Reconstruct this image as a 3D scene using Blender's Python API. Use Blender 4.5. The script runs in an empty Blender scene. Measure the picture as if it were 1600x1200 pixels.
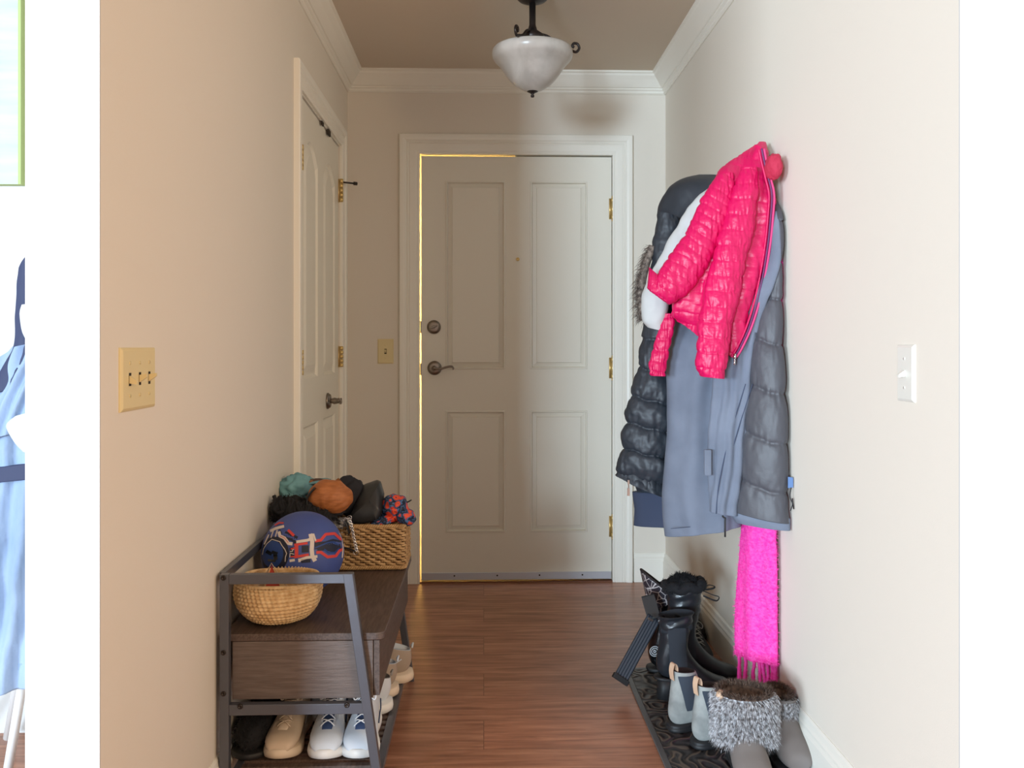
import bpy, math, random
from mathutils import Vector, Matrix, noise
random.seed(7)
PI = math.pi
sc = bpy.context.scene
COL = sc.collection
# ------------------------------------------------------------------ camera
F, CX, HOR, CAMH, YAW = 1370.0, 800.0, 540.0, 1.137, 0.0322
cam = bpy.data.cameras.new('camera'); cam.sensor_width = 36; cam.lens = 36*F/1600.0
cam.shift_y = -(600-HOR)/1600.0
cam.clip_start = 0.05
camo = bpy.data.objects.new('camera', cam); COL.objects.link(camo)
camo.location = (0, 0, CAMH); camo.rotation_euler = (PI/2, 0, -YAW)
sc.camera = camo
# ------------------------------------------------------------------ world, lights, exposure
w = bpy.data.worlds.new('world'); sc.world = w; w.use_nodes = True
bg = w.node_tree.nodes['Background']
bg.inputs[0].default_value = (1.0, 0.92, 0.83, 1); bg.inputs[1].default_value = 0.36
def area(name, loc, target, sx, sy, power, col, spread=None):
    l = bpy.data.lights.new(name, 'AREA'); l.shape = 'RECTANGLE'; l.size = sx; l.size_y = sy
    l.energy = power; l.color = col
    if spread: l.spread = spread
    o = bpy.data.objects.new(name, l); COL.objects.link(o); o.location = loc
    d = Vector(target)-Vector(loc); o.rotation_euler = d.to_track_quat('-Z', 'Y').to_euler()
    return o
area('window_daylight', (-5.1, -10.5, 1.15), (0.3, 4.0, 1.0), 1.7, 2.4, 820, (0.66, 0.84, 1.0))
area('side_daylight_fill', (-6.6, -4.6, 1.4), (0.9, 2.6, 1.2), 2.6, 2.0, 430, (0.70, 0.86, 1.0))  # unseen second daylight source, added to brighten the right wall
area('warm_fill', (2.5, -1.3, 1.75), (-0.6, 2.4, 1.25), 0.8, 0.8, 34, (1.0, 0.74, 0.46))  # added warm fill from the right to tint the left wall, unseen
area('corridor_lamp', (-0.1, 4.75, 1.2), (-0.4, 5.2, 1.1), 0.5, 1.8, 85, (1.0, 0.80, 0.42))
vs = sc.view_settings
vs.view_transform = 'Standard'; vs.look = 'None'; vs.gamma = 1.0; vs.use_curve_mapping = False
vs.exposure = 0.90
try: sc.display_settings.display_device = 'sRGB'
except Exception: pass
# ------------------------------------------------------------------ projection helper (pixel + hall depth -> point)
CT, ST = math.cos(YAW), math.sin(YAW)
def U(u, v, Y):
    X = Y*math.tan(math.atan((u-CX)/F)+YAW)
    zc = X*ST+Y*CT
    return Vector((X, Y, CAMH-(v-HOR)/F*zc))
XL, XR, YB, CEIL = -0.650, 0.877, 4.207, 2.44
YN, YNR = 1.506, 1.588      # near ends of the left and right wall
# ------------------------------------------------------------------ mesh helpers
class MB:
    def __init__(s): s.v = []; s.f = []; s.m = []
    def add(s, vs, fs, mi=0):
        b = len(s.v); s.v += [Vector(p) for p in vs]
        s.f += [tuple(i+b for i in f) for f in fs]; s.m += [mi]*len(fs); return s
    def box(s, a, b, mi=0):
        x0,y0,z0 = a; x1,y1,z1 = b
        return s.add([(x0,y0,z0),(x1,y0,z0),(x1,y1,z0),(x0,y1,z0),(x0,y0,z1),(x1,y0,z1),(x1,y1,z1),(x0,y1,z1)],
            [(0,3,2,1),(4,5,6,7),(0,1,5,4),(1,2,6,5),(2,3,7,6),(3,0,4,7)], mi)
    def bar(s, p, q, wx, wy, up=(0,0,1), mi=0):
        p = Vector(p); q = Vector(q); d = (q-p).normalized(); upv = Vector(up)
        a = d.cross(upv).normalized()*wx/2; b = d.cross(a).normalized()*wy/2
        vs = [p-a-b,p+a-b,p+a+b,p-a+b,q-a-b,q+a-b,q+a+b,q-a+b]
        return s.add(vs,[(0,3,2,1),(4,5,6,7),(0,1,5,4),(1,2,6,5),(2,3,7,6),(3,0,4,7)],mi)
    def tube(s, pts, r, n=8, closed=False, mi=0, flat=1.0):
        pts = [Vector(p) for p in pts]; k = len(pts); vs = []; fs = []; prev = None
        for i, p in enumerate(pts):
            if closed: d = pts[(i+1)%k]-pts[i-1]
            else: d = pts[min(i+1,k-1)]-pts[max(i-1,0)]
            if d.length < 1e-9: d = Vector((0,0,1))
            d.normalize()
            if prev is None:
                a = d.cross(Vector((0,0,1)))
                if a.length < .1: a = d.cross(Vector((0,1,0)))
            else: a = prev-d*prev.dot(d)
            if a.length < 1e-6: a = d.orthogonal()
            a.normalize(); prev = a; b = d.cross(a)
            rr = r[i] if isinstance(r,(list,tuple)) else r
            for j in range(n):
                t = 2*PI*j/n; vs.append(p+a*math.cos(t)*rr+b*math.sin(t)*rr*flat)
        m = k if closed else k-1
        for i in range(m):
            for j in range(n):
                i2 = (i+1)%k
                fs.append((i*n+j, i*n+(j+1)%n, i2*n+(j+1)%n, i2*n+j))
        if not closed:
            fs.append(tuple(range(n))[::-1]); fs.append(tuple((k-1)*n+j for j in range(n)))
        return s.add(vs,fs,mi)
    def lathe(s, prof, c=(0,0,0), n=48, mi=0, axis='Z', disp=None):
        vs = []; fs = []; c = Vector(c); k = len(prof)
        for i,(r,z) in enumerate(prof):
            for j in range(n):
                t = 2*PI*j/n; rr = r
                if disp: rr += disp(i, t, z)
                p = Vector((rr*math.cos(t), rr*math.sin(t), z))
                if axis == 'Y': p = Vector((p.x, -p.z, p.y))
                if axis == 'X': p = Vector((p.z, p.x, p.y))
                vs.append(c+p)
        for i in range(k-1):
            for j in range(n):
                fs.append((i*n+j,i*n+(j+1)%n,(i+1)*n+(j+1)%n,(i+1)*n+j))
        if prof[0][0] > 1e-5: fs.append(tuple(range(n))[::-1])
        if prof[-1][0] > 1e-5: fs.append(tuple((k-1)*n+j for j in range(n)))
        return s.add(vs,fs,mi)
    def rings(s, rings, cap0=True, cap1=True, mi=0):
        n = len(rings[0]); vs = [p for r in rings for p in r]; fs = []
        for i in range(len(rings)-1):
            for j in range(n):
                fs.append((i*n+j,i*n+(j+1)%n,(i+1)*n+(j+1)%n,(i+1)*n+j))
        if cap0: fs.append(tuple(range(n))[::-1])
        if cap1: fs.append(tuple((len(rings)-1)*n+j for j in range(n)))
        return s.add(vs,fs,mi)
def obj(name, mb, mat, parent=None, smooth=True, bevel=0, world=True, sub=0, origin=None, fixn=True):
    """link the collected geometry as one mesh object; world=True: verts are in world space"""
    off = Vector((0,0,0))
    if parent is not None and world:
        p = parent
        while p: off += p.location; p = p.parent
    elif origin is not None: off = Vector(origin)
    me = bpy.data.meshes.new(name)
    me.from_pydata([tuple(v-off) for v in mb.v], [], mb.f)
    mats = mat if isinstance(mat,(list,tuple)) else [mat]
    for m in mats: me.materials.append(m)
    me.polygons.foreach_set('material_index', mb.m)
    me.polygons.foreach_set('use_smooth', [smooth]*len(me.polygons))
    me.update()
    if fixn:
        import bmesh
        bm = bmesh.new(); bm.from_mesh(me); bmesh.ops.recalc_face_normals(bm, faces=bm.faces); bm.to_mesh(me); bm.free()
    o = bpy.data.objects.new(name, me); COL.objects.link(o)
    if parent is not None: o.parent = parent
    elif origin is not None: o.location = origin
    if bevel:
        b = o.modifiers.new('bevel','BEVEL'); b.width = bevel; b.segments = 2; b.limit_method = 'ANGLE'; b.angle_limit = .7
    if sub:
        b = o.modifiers.new('sub','SUBSURF'); b.levels = sub; b.render_levels = sub
    if smooth and bevel:
        for p in me.polygons: p.use_smooth = False
    return o
def thing(name, label, cat, loc=(0,0,0), rz=0, group=None, rot=None):
    o = bpy.data.objects.new(name, None); COL.objects.link(o); o.location = loc
    o.empty_display_size = .05
    o.rotation_euler = rot if rot else (0,0,rz)
    o['label'] = label; o['category'] = cat
    if group: o['group'] = group
    return o
def tag(o, label, cat, group=None):
    o['label'] = label; o['category'] = cat
    if group: o['group'] = group
    return o
def struct(o, label, cat):
    o['kind'] = 'structure'; o['label'] = label; o['category'] = cat; return o
def catmull(P, n):
    """P: list of equal-length tuples -> n samples"""
    out = []; k = len(P)
    for i in range(n):
        t = i/(n-1)*(k-1); a = min(int(t), k-2); t -= a
        p0 = P[max(a-1,0)]; p1 = P[a]; p2 = P[a+1]; p3 = P[min(a+2,k-1)]
        out.append(tuple(0.5*((2*q1)+(-q0+q2)*t+(2*q0-5*q1+4*q2-q3)*t*t+(-q0+3*q1-3*q2+q3)*t**3)
                   for q0,q1,q2,q3 in zip(p0,p1,p2,p3)))
    return out
def N(x, y, z=0.0): return noise.noise(Vector((x,y,z)))
# ------------------------------------------------------------------ materials
def srgb(r,g,b):
    def c(x):
        x /= 255.0
        return x/12.92 if x <= .04045 else ((x+.055)/1.055)**2.4
    return (c(r),c(g),c(b),1)
def mat(name, col, rough=.6, metal=0, col2=None, vs=8, vst=None, bump=0, bs=60, bst=None, sheen=0, coat=0, detail=4, spec=None, bd=.002, weave=0, ws=600):
    m = bpy.data.materials.new(name); m.use_nodes = True; nt = m.node_tree; b = nt.nodes['Principled BSDF']
    b.inputs['Base Color'].default_value = col; b.inputs['Roughness'].default_value = rough
    b.inputs['Metallic'].default_value = metal
    if spec is not None: b.inputs['Specular IOR Level'].default_value = spec
    if sheen: b.inputs['Sheen Weight'].default_value = sheen; b.inputs['Sheen Tint'].default_value = col
    if coat: b.inputs['Coat Weight'].default_value = coat; b.inputs['Coat Roughness'].default_value = .15
    tc = nt.nodes.new('ShaderNodeTexCoord')
    def tex(scale, st, det):
        mp = nt.nodes.new('ShaderNodeMapping'); nt.links.new(tc.outputs['Object'], mp.inputs[0])
        if st: mp.inputs['Scale'].default_value = st
        t = nt.nodes.new('ShaderNodeTexNoise'); t.inputs['Scale'].default_value = scale; t.inputs['Detail'].default_value = det
        nt.links.new(mp.outputs[0], t.inputs['Vector']); return t
    if col2:
        t = tex(vs, vst, detail); r = nt.nodes.new('ShaderNodeValToRGB')
        r.color_ramp.elements[0].position = .35; r.color_ramp.elements[1].position = .65
        r.color_ramp.elements[0].color = col; r.color_ramp.elements[1].color = col2
        nt.links.new(t.outputs[0], r.inputs[0]); nt.links.new(r.outputs[0], b.inputs['Base Color'])
    last = None
    if bump:
        t = tex(bs, bst, 3); bn = nt.nodes.new('ShaderNodeBump'); bn.inputs['Strength'].default_value = bump; bn.inputs['Distance'].default_value = bd
        nt.links.new(t.outputs[0], bn.inputs['Height']); last = bn
    if weave:
        hs = []
        for axis in ('X','Z'):
            wv = nt.nodes.new('ShaderNodeTexWave'); wv.bands_direction = axis; wv.inputs['Scale'].default_value = ws; wv.inputs['Distortion'].default_value = 1
            nt.links.new(tc.outputs['Object'], wv.inputs[0]); hs.append(wv)
        mm = nt.nodes.new('ShaderNodeMath'); mm.operation = 'MULTIPLY'
        nt.links.new(hs[0].outputs['Fac'], mm.inputs[0]); nt.links.new(hs[1].outputs['Fac'], mm.inputs[1])
        bn = nt.nodes.new('ShaderNodeBump'); bn.inputs['Strength'].default_value = weave; bn.inputs['Distance'].default_value = .001
        nt.links.new(mm.outputs[0], bn.inputs['Height'])
        if last: nt.links.new(last.outputs[0], bn.inputs['Normal'])
        last = bn
    if last: nt.links.new(last.outputs[0], b.inputs['Normal'])
    return m
M = {}
M['paint'] = mat('wall_paint', srgb(228,220,207), .75, bump=.12, bs=220)
M['ceil'] = mat('ceiling_paint', srgb(214,200,182), .8, bump=.12, bs=200)
M['trim'] = mat('trim_white', srgb(240,236,225), .35)
M['door'] = mat('door_white', srgb(232,227,213), .4, bump=.05, bs=90)
M['endface'] = mat('living_wall_paint', srgb(204,203,201), .7, bump=.08, bs=220)
M['brass'] = mat('brass', srgb(226,196,130), .38, .7)
M['nickel'] = mat('nickel', srgb(140,130,120), .3, 1)
M['silver'] = mat('silver', srgb(220,220,222), .2, 1)
M['alu'] = mat('aluminium', srgb(200,204,212), .42, .7)
M['bronze'] = mat('dark_bronze', srgb(62,56,54), .4, .8)
M['ivory'] = mat('ivory_plastic', srgb(226,208,158), .35)
M['white_plastic'] = mat('white_plastic', srgb(226,224,214), .35)
M['dark_hole'] = mat('slot_shade_dark_metal', srgb(50,42,34), .8)  # switch slot shade as flat dark colour; also dark screws and pivots
M['frame'] = mat('bench_metal', srgb(96,98,106), .33, .5, bump=.05, bs=500)
M['benchwood'] = mat('bench_wood', srgb(72,58,52), .48, col2=srgb(96,80,72), vs=14, vst=(14,1.2,14), bump=.25, bs=40, bst=(14,1,14), detail=6)
M['benchend'] = mat('bench_wood_end', srgb(92,79,73), .42, col2=srgb(108,95,89), vs=14, vst=(1.2,1.2,16), bump=.2, bs=40, bst=(1,1,16), detail=6)
M['black_rubber'] = mat('black_rubber', srgb(28,28,30), .6)
M['leather'] = mat('black_leather', srgb(34,37,42), .3, bump=.25, bs=60, bd=.003)
M['gloss'] = mat('glossy_black', srgb(14,15,18), .15, coat=.5)
M['blackfab'] = mat('black_elastic', srgb(46,51,59), .8, weave=.5, ws=900)
M['blackfur'] = mat('black_fur', srgb(20,20,24), .9, sheen=.4)
M['threshold'] = mat('threshold_wood', srgb(110,66,44), .45)
M['outer'] = mat('corridor_paint', srgb(250,226,160), .8)

def floor_material():
    m = bpy.data.materials.new('floor_laminate'); m.use_nodes = True; nt = m.node_tree; b = nt.nodes['Principled BSDF']
    tc = nt.nodes.new('ShaderNodeTexCoord')
    br = nt.nodes.new('ShaderNodeTexBrick'); br.inputs['Scale'].default_value = 1
    br.inputs['Brick Width'].default_value = 1.25; br.inputs['Row Height'].default_value = .19
    br.inputs['Mortar Size'].default_value = .0012; br.inputs['Mortar Smooth'].default_value = .3
    br.inputs['Color1'].default_value = (0.25,0.25,0.25,1); br.inputs['Color2'].default_value = (.85,.85,.85,1); br.inputs['Mortar'].default_value = (0,0,0,1)
    br.offset = .37; nt.links.new(tc.outputs['Object'], br.inputs['Vector'])
    mp = nt.nodes.new('ShaderNodeMapping'); mp.inputs['Scale'].default_value = (1.3,14,1)
    nt.links.new(tc.outputs['Object'], mp.inputs[0])
    ad = nt.nodes.new('ShaderNodeVectorMath'); ad.operation = 'ADD'
    sc_ = nt.nodes.new('ShaderNodeVectorMath'); sc_.operation = 'SCALE'; sc_.inputs['Scale'].default_value = 7
    nt.links.new(br.outputs['Color'], sc_.inputs[0]); nt.links.new(mp.outputs[0], ad.inputs[0]); nt.links.new(sc_.outputs[0], ad.inputs[1])
    n1 = nt.nodes.new('ShaderNodeTexNoise'); n1.inputs['Scale'].default_value = 3.2; n1.inputs['Detail'].default_value = 7; n1.inputs['Roughness'].default_value = .6; n1.inputs['Distortion'].default_value = .4
    nt.links.new(ad.outputs[0], n1.inputs['Vector'])
    r = nt.nodes.new('ShaderNodeValToRGB'); e = r.color_ramp.elements
    e[0].position = .28; e[0].color = srgb(130,84,60); e[1].position = .72; e[1].color = srgb(204,150,118)
    x = e.new(.5); x.color = srgb(172,118,90)
    nt.links.new(n1.outputs[0], r.inputs[0])
    mx = nt.nodes.new('ShaderNodeMix'); mx.data_type = 'RGBA'; mx.blend_type = 'MULTIPLY'; mx.inputs[0].default_value = 1
    r2 = nt.nodes.new('ShaderNodeValToRGB'); r2.color_ramp.elements[0].color = (.35,.3,.28,1); r2.color_ramp.elements[1].color = (1.05,1,1,1)
    r2.color_ramp.elements[1].position = .9; x = r2.color_ramp.elements.new(.1); x.color = (.85,.84,.83,1)
    nt.links.new(br.outputs['Color'], r2.inputs[0])
    nt.links.new(r.outputs[0], mx.inputs[6]); nt.links.new(r2.outputs[0], mx.inputs[7])
    nt.links.new(mx.outputs[2], b.inputs['Base Color'])
    b.inputs['Roughness'].default_value = .3
    bn = nt.nodes.new('ShaderNodeBump'); bn.inputs['Strength'].default_value = .12; bn.inputs['Distance'].default_value = .002
    nt.links.new(n1.outputs[0], bn.inputs['Height']); nt.links.new(bn.outputs[0], b.inputs['Normal'])
    return m
M['floor'] = floor_material()

# ================================================================== SETTING
def S(name, mb, m, label, cat, **k): return struct(obj(name, mb, m, smooth=False, **k), label, cat)
m_ = MB(); m_.box((-4.6,-3.2,-.06),(3.2,YB+.05,0)); m_.box((-.42,YB+.05,-.06),(.74,5.6,-.002))
S('floor', m_, M['floor'], 'reddish brown wood laminate floor of the entry hall', 'floor')
S('ceiling', MB().box((-4.6,-3.2,CEIL),(3.2,YB+.15,CEIL+.06)), M['ceil'], 'beige ceiling over the entry hall', 'ceiling')
# left wall (with closet doorway)
CY0, CY1, CZ = 3.105, 3.985, 2.04
m_ = MB(); xa, xb = XL-.124, XL
m_.box((xa,YN+.004,0),(xb,CY0,CEIL)); m_.box((xa,CY0,CZ),(xb,CY1,CEIL)); m_.box((xa,CY1,0),(xb,YB+.15,CEIL))
S('wall_left', m_, M['paint'], 'tan left wall of the hall, in shade, with a closet door', 'wall')
S('wall_left_end', MB().box((xa,YN,0),(xb,YN+.004,CEIL)), M['endface'], 'bright white end face of the left hall wall', 'wall')
# right wall + its living room return
S('wall_right', MB().box((XR,YNR+.004,0),(XR+.12,YB+.15,CEIL)), M['paint'], 'pale right wall of the hall behind the hanging coats', 'wall')
S('wall_right_return', MB().box((XR,YNR,0),(3.2,YNR+.004,CEIL)).box((XR+.12,YNR+.004,0),(3.2,YNR+.12,CEIL)), M['endface'], 'bright white wall turning the corner at the right edge', 'wall')
# back wall with front door opening
DX0, DX1, DZ = -.3065, .6195, 2.052
m_ = MB()
m_.box((XL,YB,0),(DX0-.018,YB+.14,CEIL)); m_.box((DX1+.018,YB,0),(XR,YB+.14,CEIL)); m_.box((DX0-.018,YB,DZ+.018),(DX1+.018,YB+.14,CEIL))
S('wall_back', m_, M['paint'], 'beige back wall around the front door', 'wall')
# living-room wall behind the left wall (with the painting)
YP = 2.62
S('wall_living_room', MB().box((-4.6,YP,0),(XL-.124,YP+.12,CEIL)), M['endface'], 'white living room wall seen at the left edge', 'wall')
# closet interior back
S('wall_closet', MB().box((XL-.75,2.9,0),(XL-.70,YB+.15,CEIL)), M['paint'], 'closet interior wall behind the closed closet door', 'wall')
# corridor outside the front door
m_ = MB(); m_.box((-1.1,5.3,0),(1.3,5.36,CEIL)); m_.box((-1.1,YB+.15,CEIL),(1.3,5.36,CEIL+.05))
S('wall_corridor', m_, M['outer'], 'warm lit corridor wall outside the front door', 'wall')

def profile_strip(mb, prof, p, q, out, up=(0,0,1), mi=0, mitre0=0, mitre1=0):
    """extrude a profile [(out,up)] from p to q; mitre: shift of the end along the run per unit 'out'"""
    p = Vector(p); q = Vector(q); o = Vector(out); u = Vector(up); d = (q-p).normalized()
    n = len(prof); vs = [p+o*a+u*b+d*(mitre0*a) for a,b in prof]+[q+o*a+u*b+d*(mitre1*a) for a,b in prof]
    fs = [(i,(i+1)%n,n+(i+1)%n,n+i) for i in range(n)]+[tuple(range(n))[::-1], tuple(range(n,2*n))]
    mb.add(vs,fs,mi)
# crown moulding: profile (out from wall, down from ceiling)
crown = [(0,0),(.078,0),(.078,-.008),(.070,-.012),(.066,-.020),(.050,-.036),(.034,-.056),(.026,-.066),(.020,-.068),(.020,-.074),(.012,-.080),(.012,-.088),(.005,-.094),(0,-.094)]
z = CEIL
m_ = MB(); profile_strip(m_, crown, (XL,YB,z),(XR,YB,z),(0,-1,0),mitre0=1,mitre1=-1); S('trim_1', m_, M['trim'], 'white crown moulding along the back wall', 'crown moulding')
m_ = MB(); profile_strip(m_, crown, (XL,YN+.02,z),(XL,YB,z),(1,0,0),mitre1=-1); S('trim_2', m_, M['trim'], 'white crown moulding along the left wall', 'crown moulding')
m_ = MB(); profile_strip(m_, crown, (XR,YNR+.02,z),(XR,YB,z),(-1,0,0),mitre1=-1); S('trim_3', m_, M['trim'], 'white crown moulding along the right wall', 'crown moulding')
# baseboards
bp = [(0,0),(.016,0),(.016,.095),(.012,.105),(.012,.112),(.008,.120),(.006,.132),(.002,.138),(0,.138)]
m_ = MB(); profile_strip(m_, bp, (XR,YNR+.02,0),(XR,YB,0),(-1,0,0),mitre1=-1); S('baseboard_right', m_, M['trim'], 'white baseboard along the right wall behind the boots', 'baseboard')
m_ = MB(); profile_strip(m_, bp, (XL,YN+.02,0),(XL,CY0-.085,0),(1,0,0)); profile_strip(m_, bp,(XL,CY1+.07,0),(XL,YB,0),(1,0,0),mitre1=-1); S('baseboard_left', m_, M['trim'], 'white baseboard along the left wall behind the bench', 'baseboard')
m_ = MB(); profile_strip(m_, bp, (XL,YB,0),(-.404,YB,0),(0,-1,0),mitre0=1); profile_strip(m_, bp,(.722,YB,0),(XR,YB,0),(0,-1,0),mitre1=-1); S('baseboard_back', m_, M['trim'], 'white baseboard pieces on the back wall beside the door casing', 'baseboard')
# casings : profile across width (0 = inner edge)
cas = [(0,0),(0,.010),(.006,.013),(.012,.011),(.018,.014),(.045,.015),(.050,.013),(.055,.017),(.062,.015),(.068,.020),(.078,.022),(.092,.022),(.096,.018),(.096,0)]
def casing(mb, x0, x1, ztop, y, sgn, axis='X', width=1.0, zb=0.0):
    """three mitred runs around an opening. axis X: opening in the back wall; axis Y: opening in the left wall"""
    k = len(cas)
    def P(h, d, zz):
        return Vector((h, y-d, zz)) if axis == 'X' else Vector((y+d, h, zz))
    for side in (0,1):
        vs = []
        for top in (0,1):
            for a,d in cas:
                a *= width
                h = x0-a if side == 0 else x1+a
                vs.append(P(h, d, (ztop+a) if top else zb))
        mb.add(vs, [(i,(i+1)%k,k+(i+1)%k,k+i) for i in range(k)]+[tuple(range(k)), tuple(range(k,2*k))])
    vs = []
    for side in (0,1):
        for a,d in cas:
            a *= width
            vs.append(P(x0-a if side == 0 else x1+a, d, ztop+a))
    mb.add(vs, [(i,(i+1)%k,k+(i+1)%k,k+i) for i in range(k)]+[tuple(range(k)), tuple(range(k,2*k))])
m_ = MB(); casing(m_, DX0, DX1, DZ, YB, 1)
S('trim_4', m_, M['trim'], 'white mitred casing around the front door', 'door casing')
m_ = MB()
m_.box((DX0-.018,YB-.001,0),(DX0,YB+.14,DZ)); m_.box((DX1,YB-.001,0),(DX1+.018,YB+.14,DZ)); m_.box((DX0-.018,YB-.001,DZ),(DX1+.018,YB+.14,DZ+.018))
m_.box((DX1-.012,YB+.056,0),(DX1,YB+.08,DZ)); m_.box((.15,YB+.056,DZ-.015),(DX1-.012,YB+.08,DZ))
S('trim_5', m_, M['trim'], 'white jamb lining the front doorway', 'door jamb')
m_ = MB(); casing(m_, CY0, CY1, CZ, XL, 1, 'Y', .86)
S('trim_6', m_, M['trim'], 'white casing around the closet door in the left wall', 'door casing')
S('trim_7', MB().box((XL-.12,CY0-.001,CZ-.004),(XL,CY1+.001,CZ+.001)), M['trim'], 'head jamb over the closet door', 'door jamb')
S('trim_8', MB().box((DX0,YB-.004,0),(DX1,YB+.13,.006)), M['threshold'], 'brown wooden threshold under the front door', 'threshold')

# ------------------------------------------------------------------ panelled doors
def door_face(mb, W, H, panels, P, prof, arch=0.0):
    """front face with raised panels; P(h,z,depth)->point ; panels=(h0,z0,h1,z1,arch)"""
    hs = sorted({0,W}|{p[0] for p in panels}|{p[2] for p in panels}); zs = sorted({0,H}|{p[1] for p in panels}|{p[3] for p in panels})
    for i in range(len(hs)-1):
        for j in range(len(zs)-1):
            hc = (hs[i]+hs[i+1])/2; zc = (zs[j]+zs[j+1])/2
            if any(p[0]<hc<p[2] and p[1]<zc<p[3] for p in panels): continue
            mb.add([P(hs[i],zs[j],0),P(hs[i+1],zs[j],0),P(hs[i+1],zs[j+1],0),P(hs[i],zs[j+1],0)],[(0,1,2,3)])
    NT = 16
    def loop(h0,z0,h1,z1,ar,dep):
        pts = [(h0,z0),(h1,z0)]
        for k in range(NT+1):
            t = k/NT; pts.append((h1+(h0-h1)*t, z1-ar+ar*math.sin(PI*t)))
        return [P(h,zz,dep) for h,zz in pts]
    for (h0,z0,h1,z1,ar) in panels:
        L = [loop(h0,z0,h1,z1,0,0)]
        for ins,dep in prof:
            L.append(loop(h0+ins,z0+ins,h1-ins,z1-ins,ar,dep))
        n = len(L[0])
        vs = [p for l in L for p in l]; fs = []
        for i in range(len(L)-1):
            for j in range(n): fs.append((i*n+j,i*n+(j+1)%n,(i+1)*n+(j+1)%n,(i+1)*n+j))
        fs.append(tuple((len(L)-1)*n+j for j in range(n)))
        mb.add(vs,fs)
def slab_sides(mb, W, H, P, th):
    a = [P(0,0,0),P(W,0,0),P(W,H,0),P(0,H,0)]; b = [P(0,0,-th),P(W,0,-th),P(W,H,-th),P(0,H,-th)]
    mb.add(a+b,[(0,1,5,4),(1,2,6,5),(2,3,7,6),(3,0,4,7),(4,5,6,7)])
# front door
SX0, SX1, SZ0, SZ1 = -.2998, .6165, .011, 2.0463
YF = YB+.010
def PF(h, z_, d): return Vector((SX0+h, YF-d, SZ0+z_ - (0 if z_<1.5 else .0)))
def wx(u): return U(u,540,YF).x-SX0
def wz(v, u=800): return U(u,v,YF).z-SZ0
pan = [(wx(696),wz(577),wx(790),wz(283),0),(wx(828),wz(577),wx(918),wz(283),0),(wx(696),wz(832),wx(790),wz(641),0),(wx(828),wz(832),wx(918),wz(641),0)]
pf = [(.001,0),(.003,.0045),(.008,.005),(.011,-.007),(.014,-.009),(.031,-.0045),(.033,.0015)]
d1 = thing('door_1', 'beige-white four-panel front door with yellow light glowing round its edge', 'door', (SX1, YF+.022, SZ0)); d1['kind'] = 'structure'
m_ = MB(); door_face(m_, SX1-SX0, SZ1-SZ0, pan, PF, pf); slab_sides(m_, SX1-SX0, SZ1-SZ0, PF, .042)
obj('door_slab', m_, M['door'], d1, smooth=False)
# aluminium sweep with screws
m_ = MB().box((SX0+.002,YF-.006,SZ0+.002),(SX1-.002,YF+.002,SZ0+.036)); sw = obj('door_sweep', m_, M['alu'], d1, smooth=False, bevel=.001)
for u_ in (710,777,843,910):
    c = U(u_,901,YF-.006); m_ = MB().lathe([(.0001,.0),(.004,.001),(.004,.003)][::-1], (c.x,YF-.004,SZ0+.022), 12, axis='Y'); obj('screw', m_, M['dark_hole'], sw, world=True)
# deadbolt
def disc_prof(r, h): return [(.0001,h),(r*.6,h),(r*.82,h*.85),(r*.9,h*.5),(r,h*.35),(r,0)]
c = U(678,511,YF); e = obj('deadbolt', MB().lathe(disc_prof(.033,.012),(c.x,YF,c.z),40,axis='Y'), M['nickel'], d1)
m_ = MB().bar(c+Vector((-.016,-.024,-.006)), c+Vector((.018,-.024,.008)), .008,.014,up=(0,1,0)); m_.lathe([(.008,0),(.008,.024)],(c.x,YF,c.z),16,axis='Y')
obj('thumb_turn', m_, M['nickel'], e, smooth=False, bevel=.002)
c = U(679,575,YF); e = obj('door_handle', MB().lathe(disc_prof(.034,.014),(c.x,YF,c.z),40,axis='Y'), M['nickel'], d1)
m_ = MB(); m_.lathe([(.012,0),(.010,.02),(.012,.045),(.0001,.05)],(c.x,YF-.005,c.z),20,axis='Y')
pts = [c+Vector(p) for p in [(0,-.045,0),(.015,-.047,-.004),(.035,-.047,-.002),(.055,-.047,.004),(.075,-.047,.008),(.088,-.047,.006),(.092,-.047,-.001),(.088,-.047,-.006)]]
m_.tube([Vector(p) for p in catmull([tuple(p) for p in pts],28)], [ .008+.0*i if i<20 else .006 for i in range(28)], 10, flat=.7)
obj('lever', m_, M['nickel'], e)
c = U(809,405,YF); obj('peephole', MB().lathe([(.0001,.004),(.004,.004),(.005,.006),(.008,.005),(.009,0)],(c.x,YF,c.z),24,axis='Y'), M['brass'], d1)
# latch plates on the left edge / jamb
for v_ in (511,577):
    c = U(656.5,v_,YF); obj('latch_plate', MB().box((SX0-.0045,YF-.002,c.z-.028),(SX0+.0005,YF+.024,c.z+.028)), M['nickel'], d1, smooth=False)
for v_ in (326,575,823):
    c = U(957.5,v_,YF-.01); h = MB(); hz = c.z
    for k,(a,b,r) in enumerate([(-.060,-.052,.0065),(-.051,-.030,.0075),(-.029,.029,.0075),(.030,.051,.0075),(.052,.060,.0065)]):
        h.lathe([(.0001,a),(r,a),(r,b),(.0001,b)],(c.x,YF-.009,hz),16)
    h.box((SX1-.012,YF-.003,hz-.05),(SX1-.001,YF+.001,hz+.05))
    obj('hinge', h, M['brass'], d1)
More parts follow.
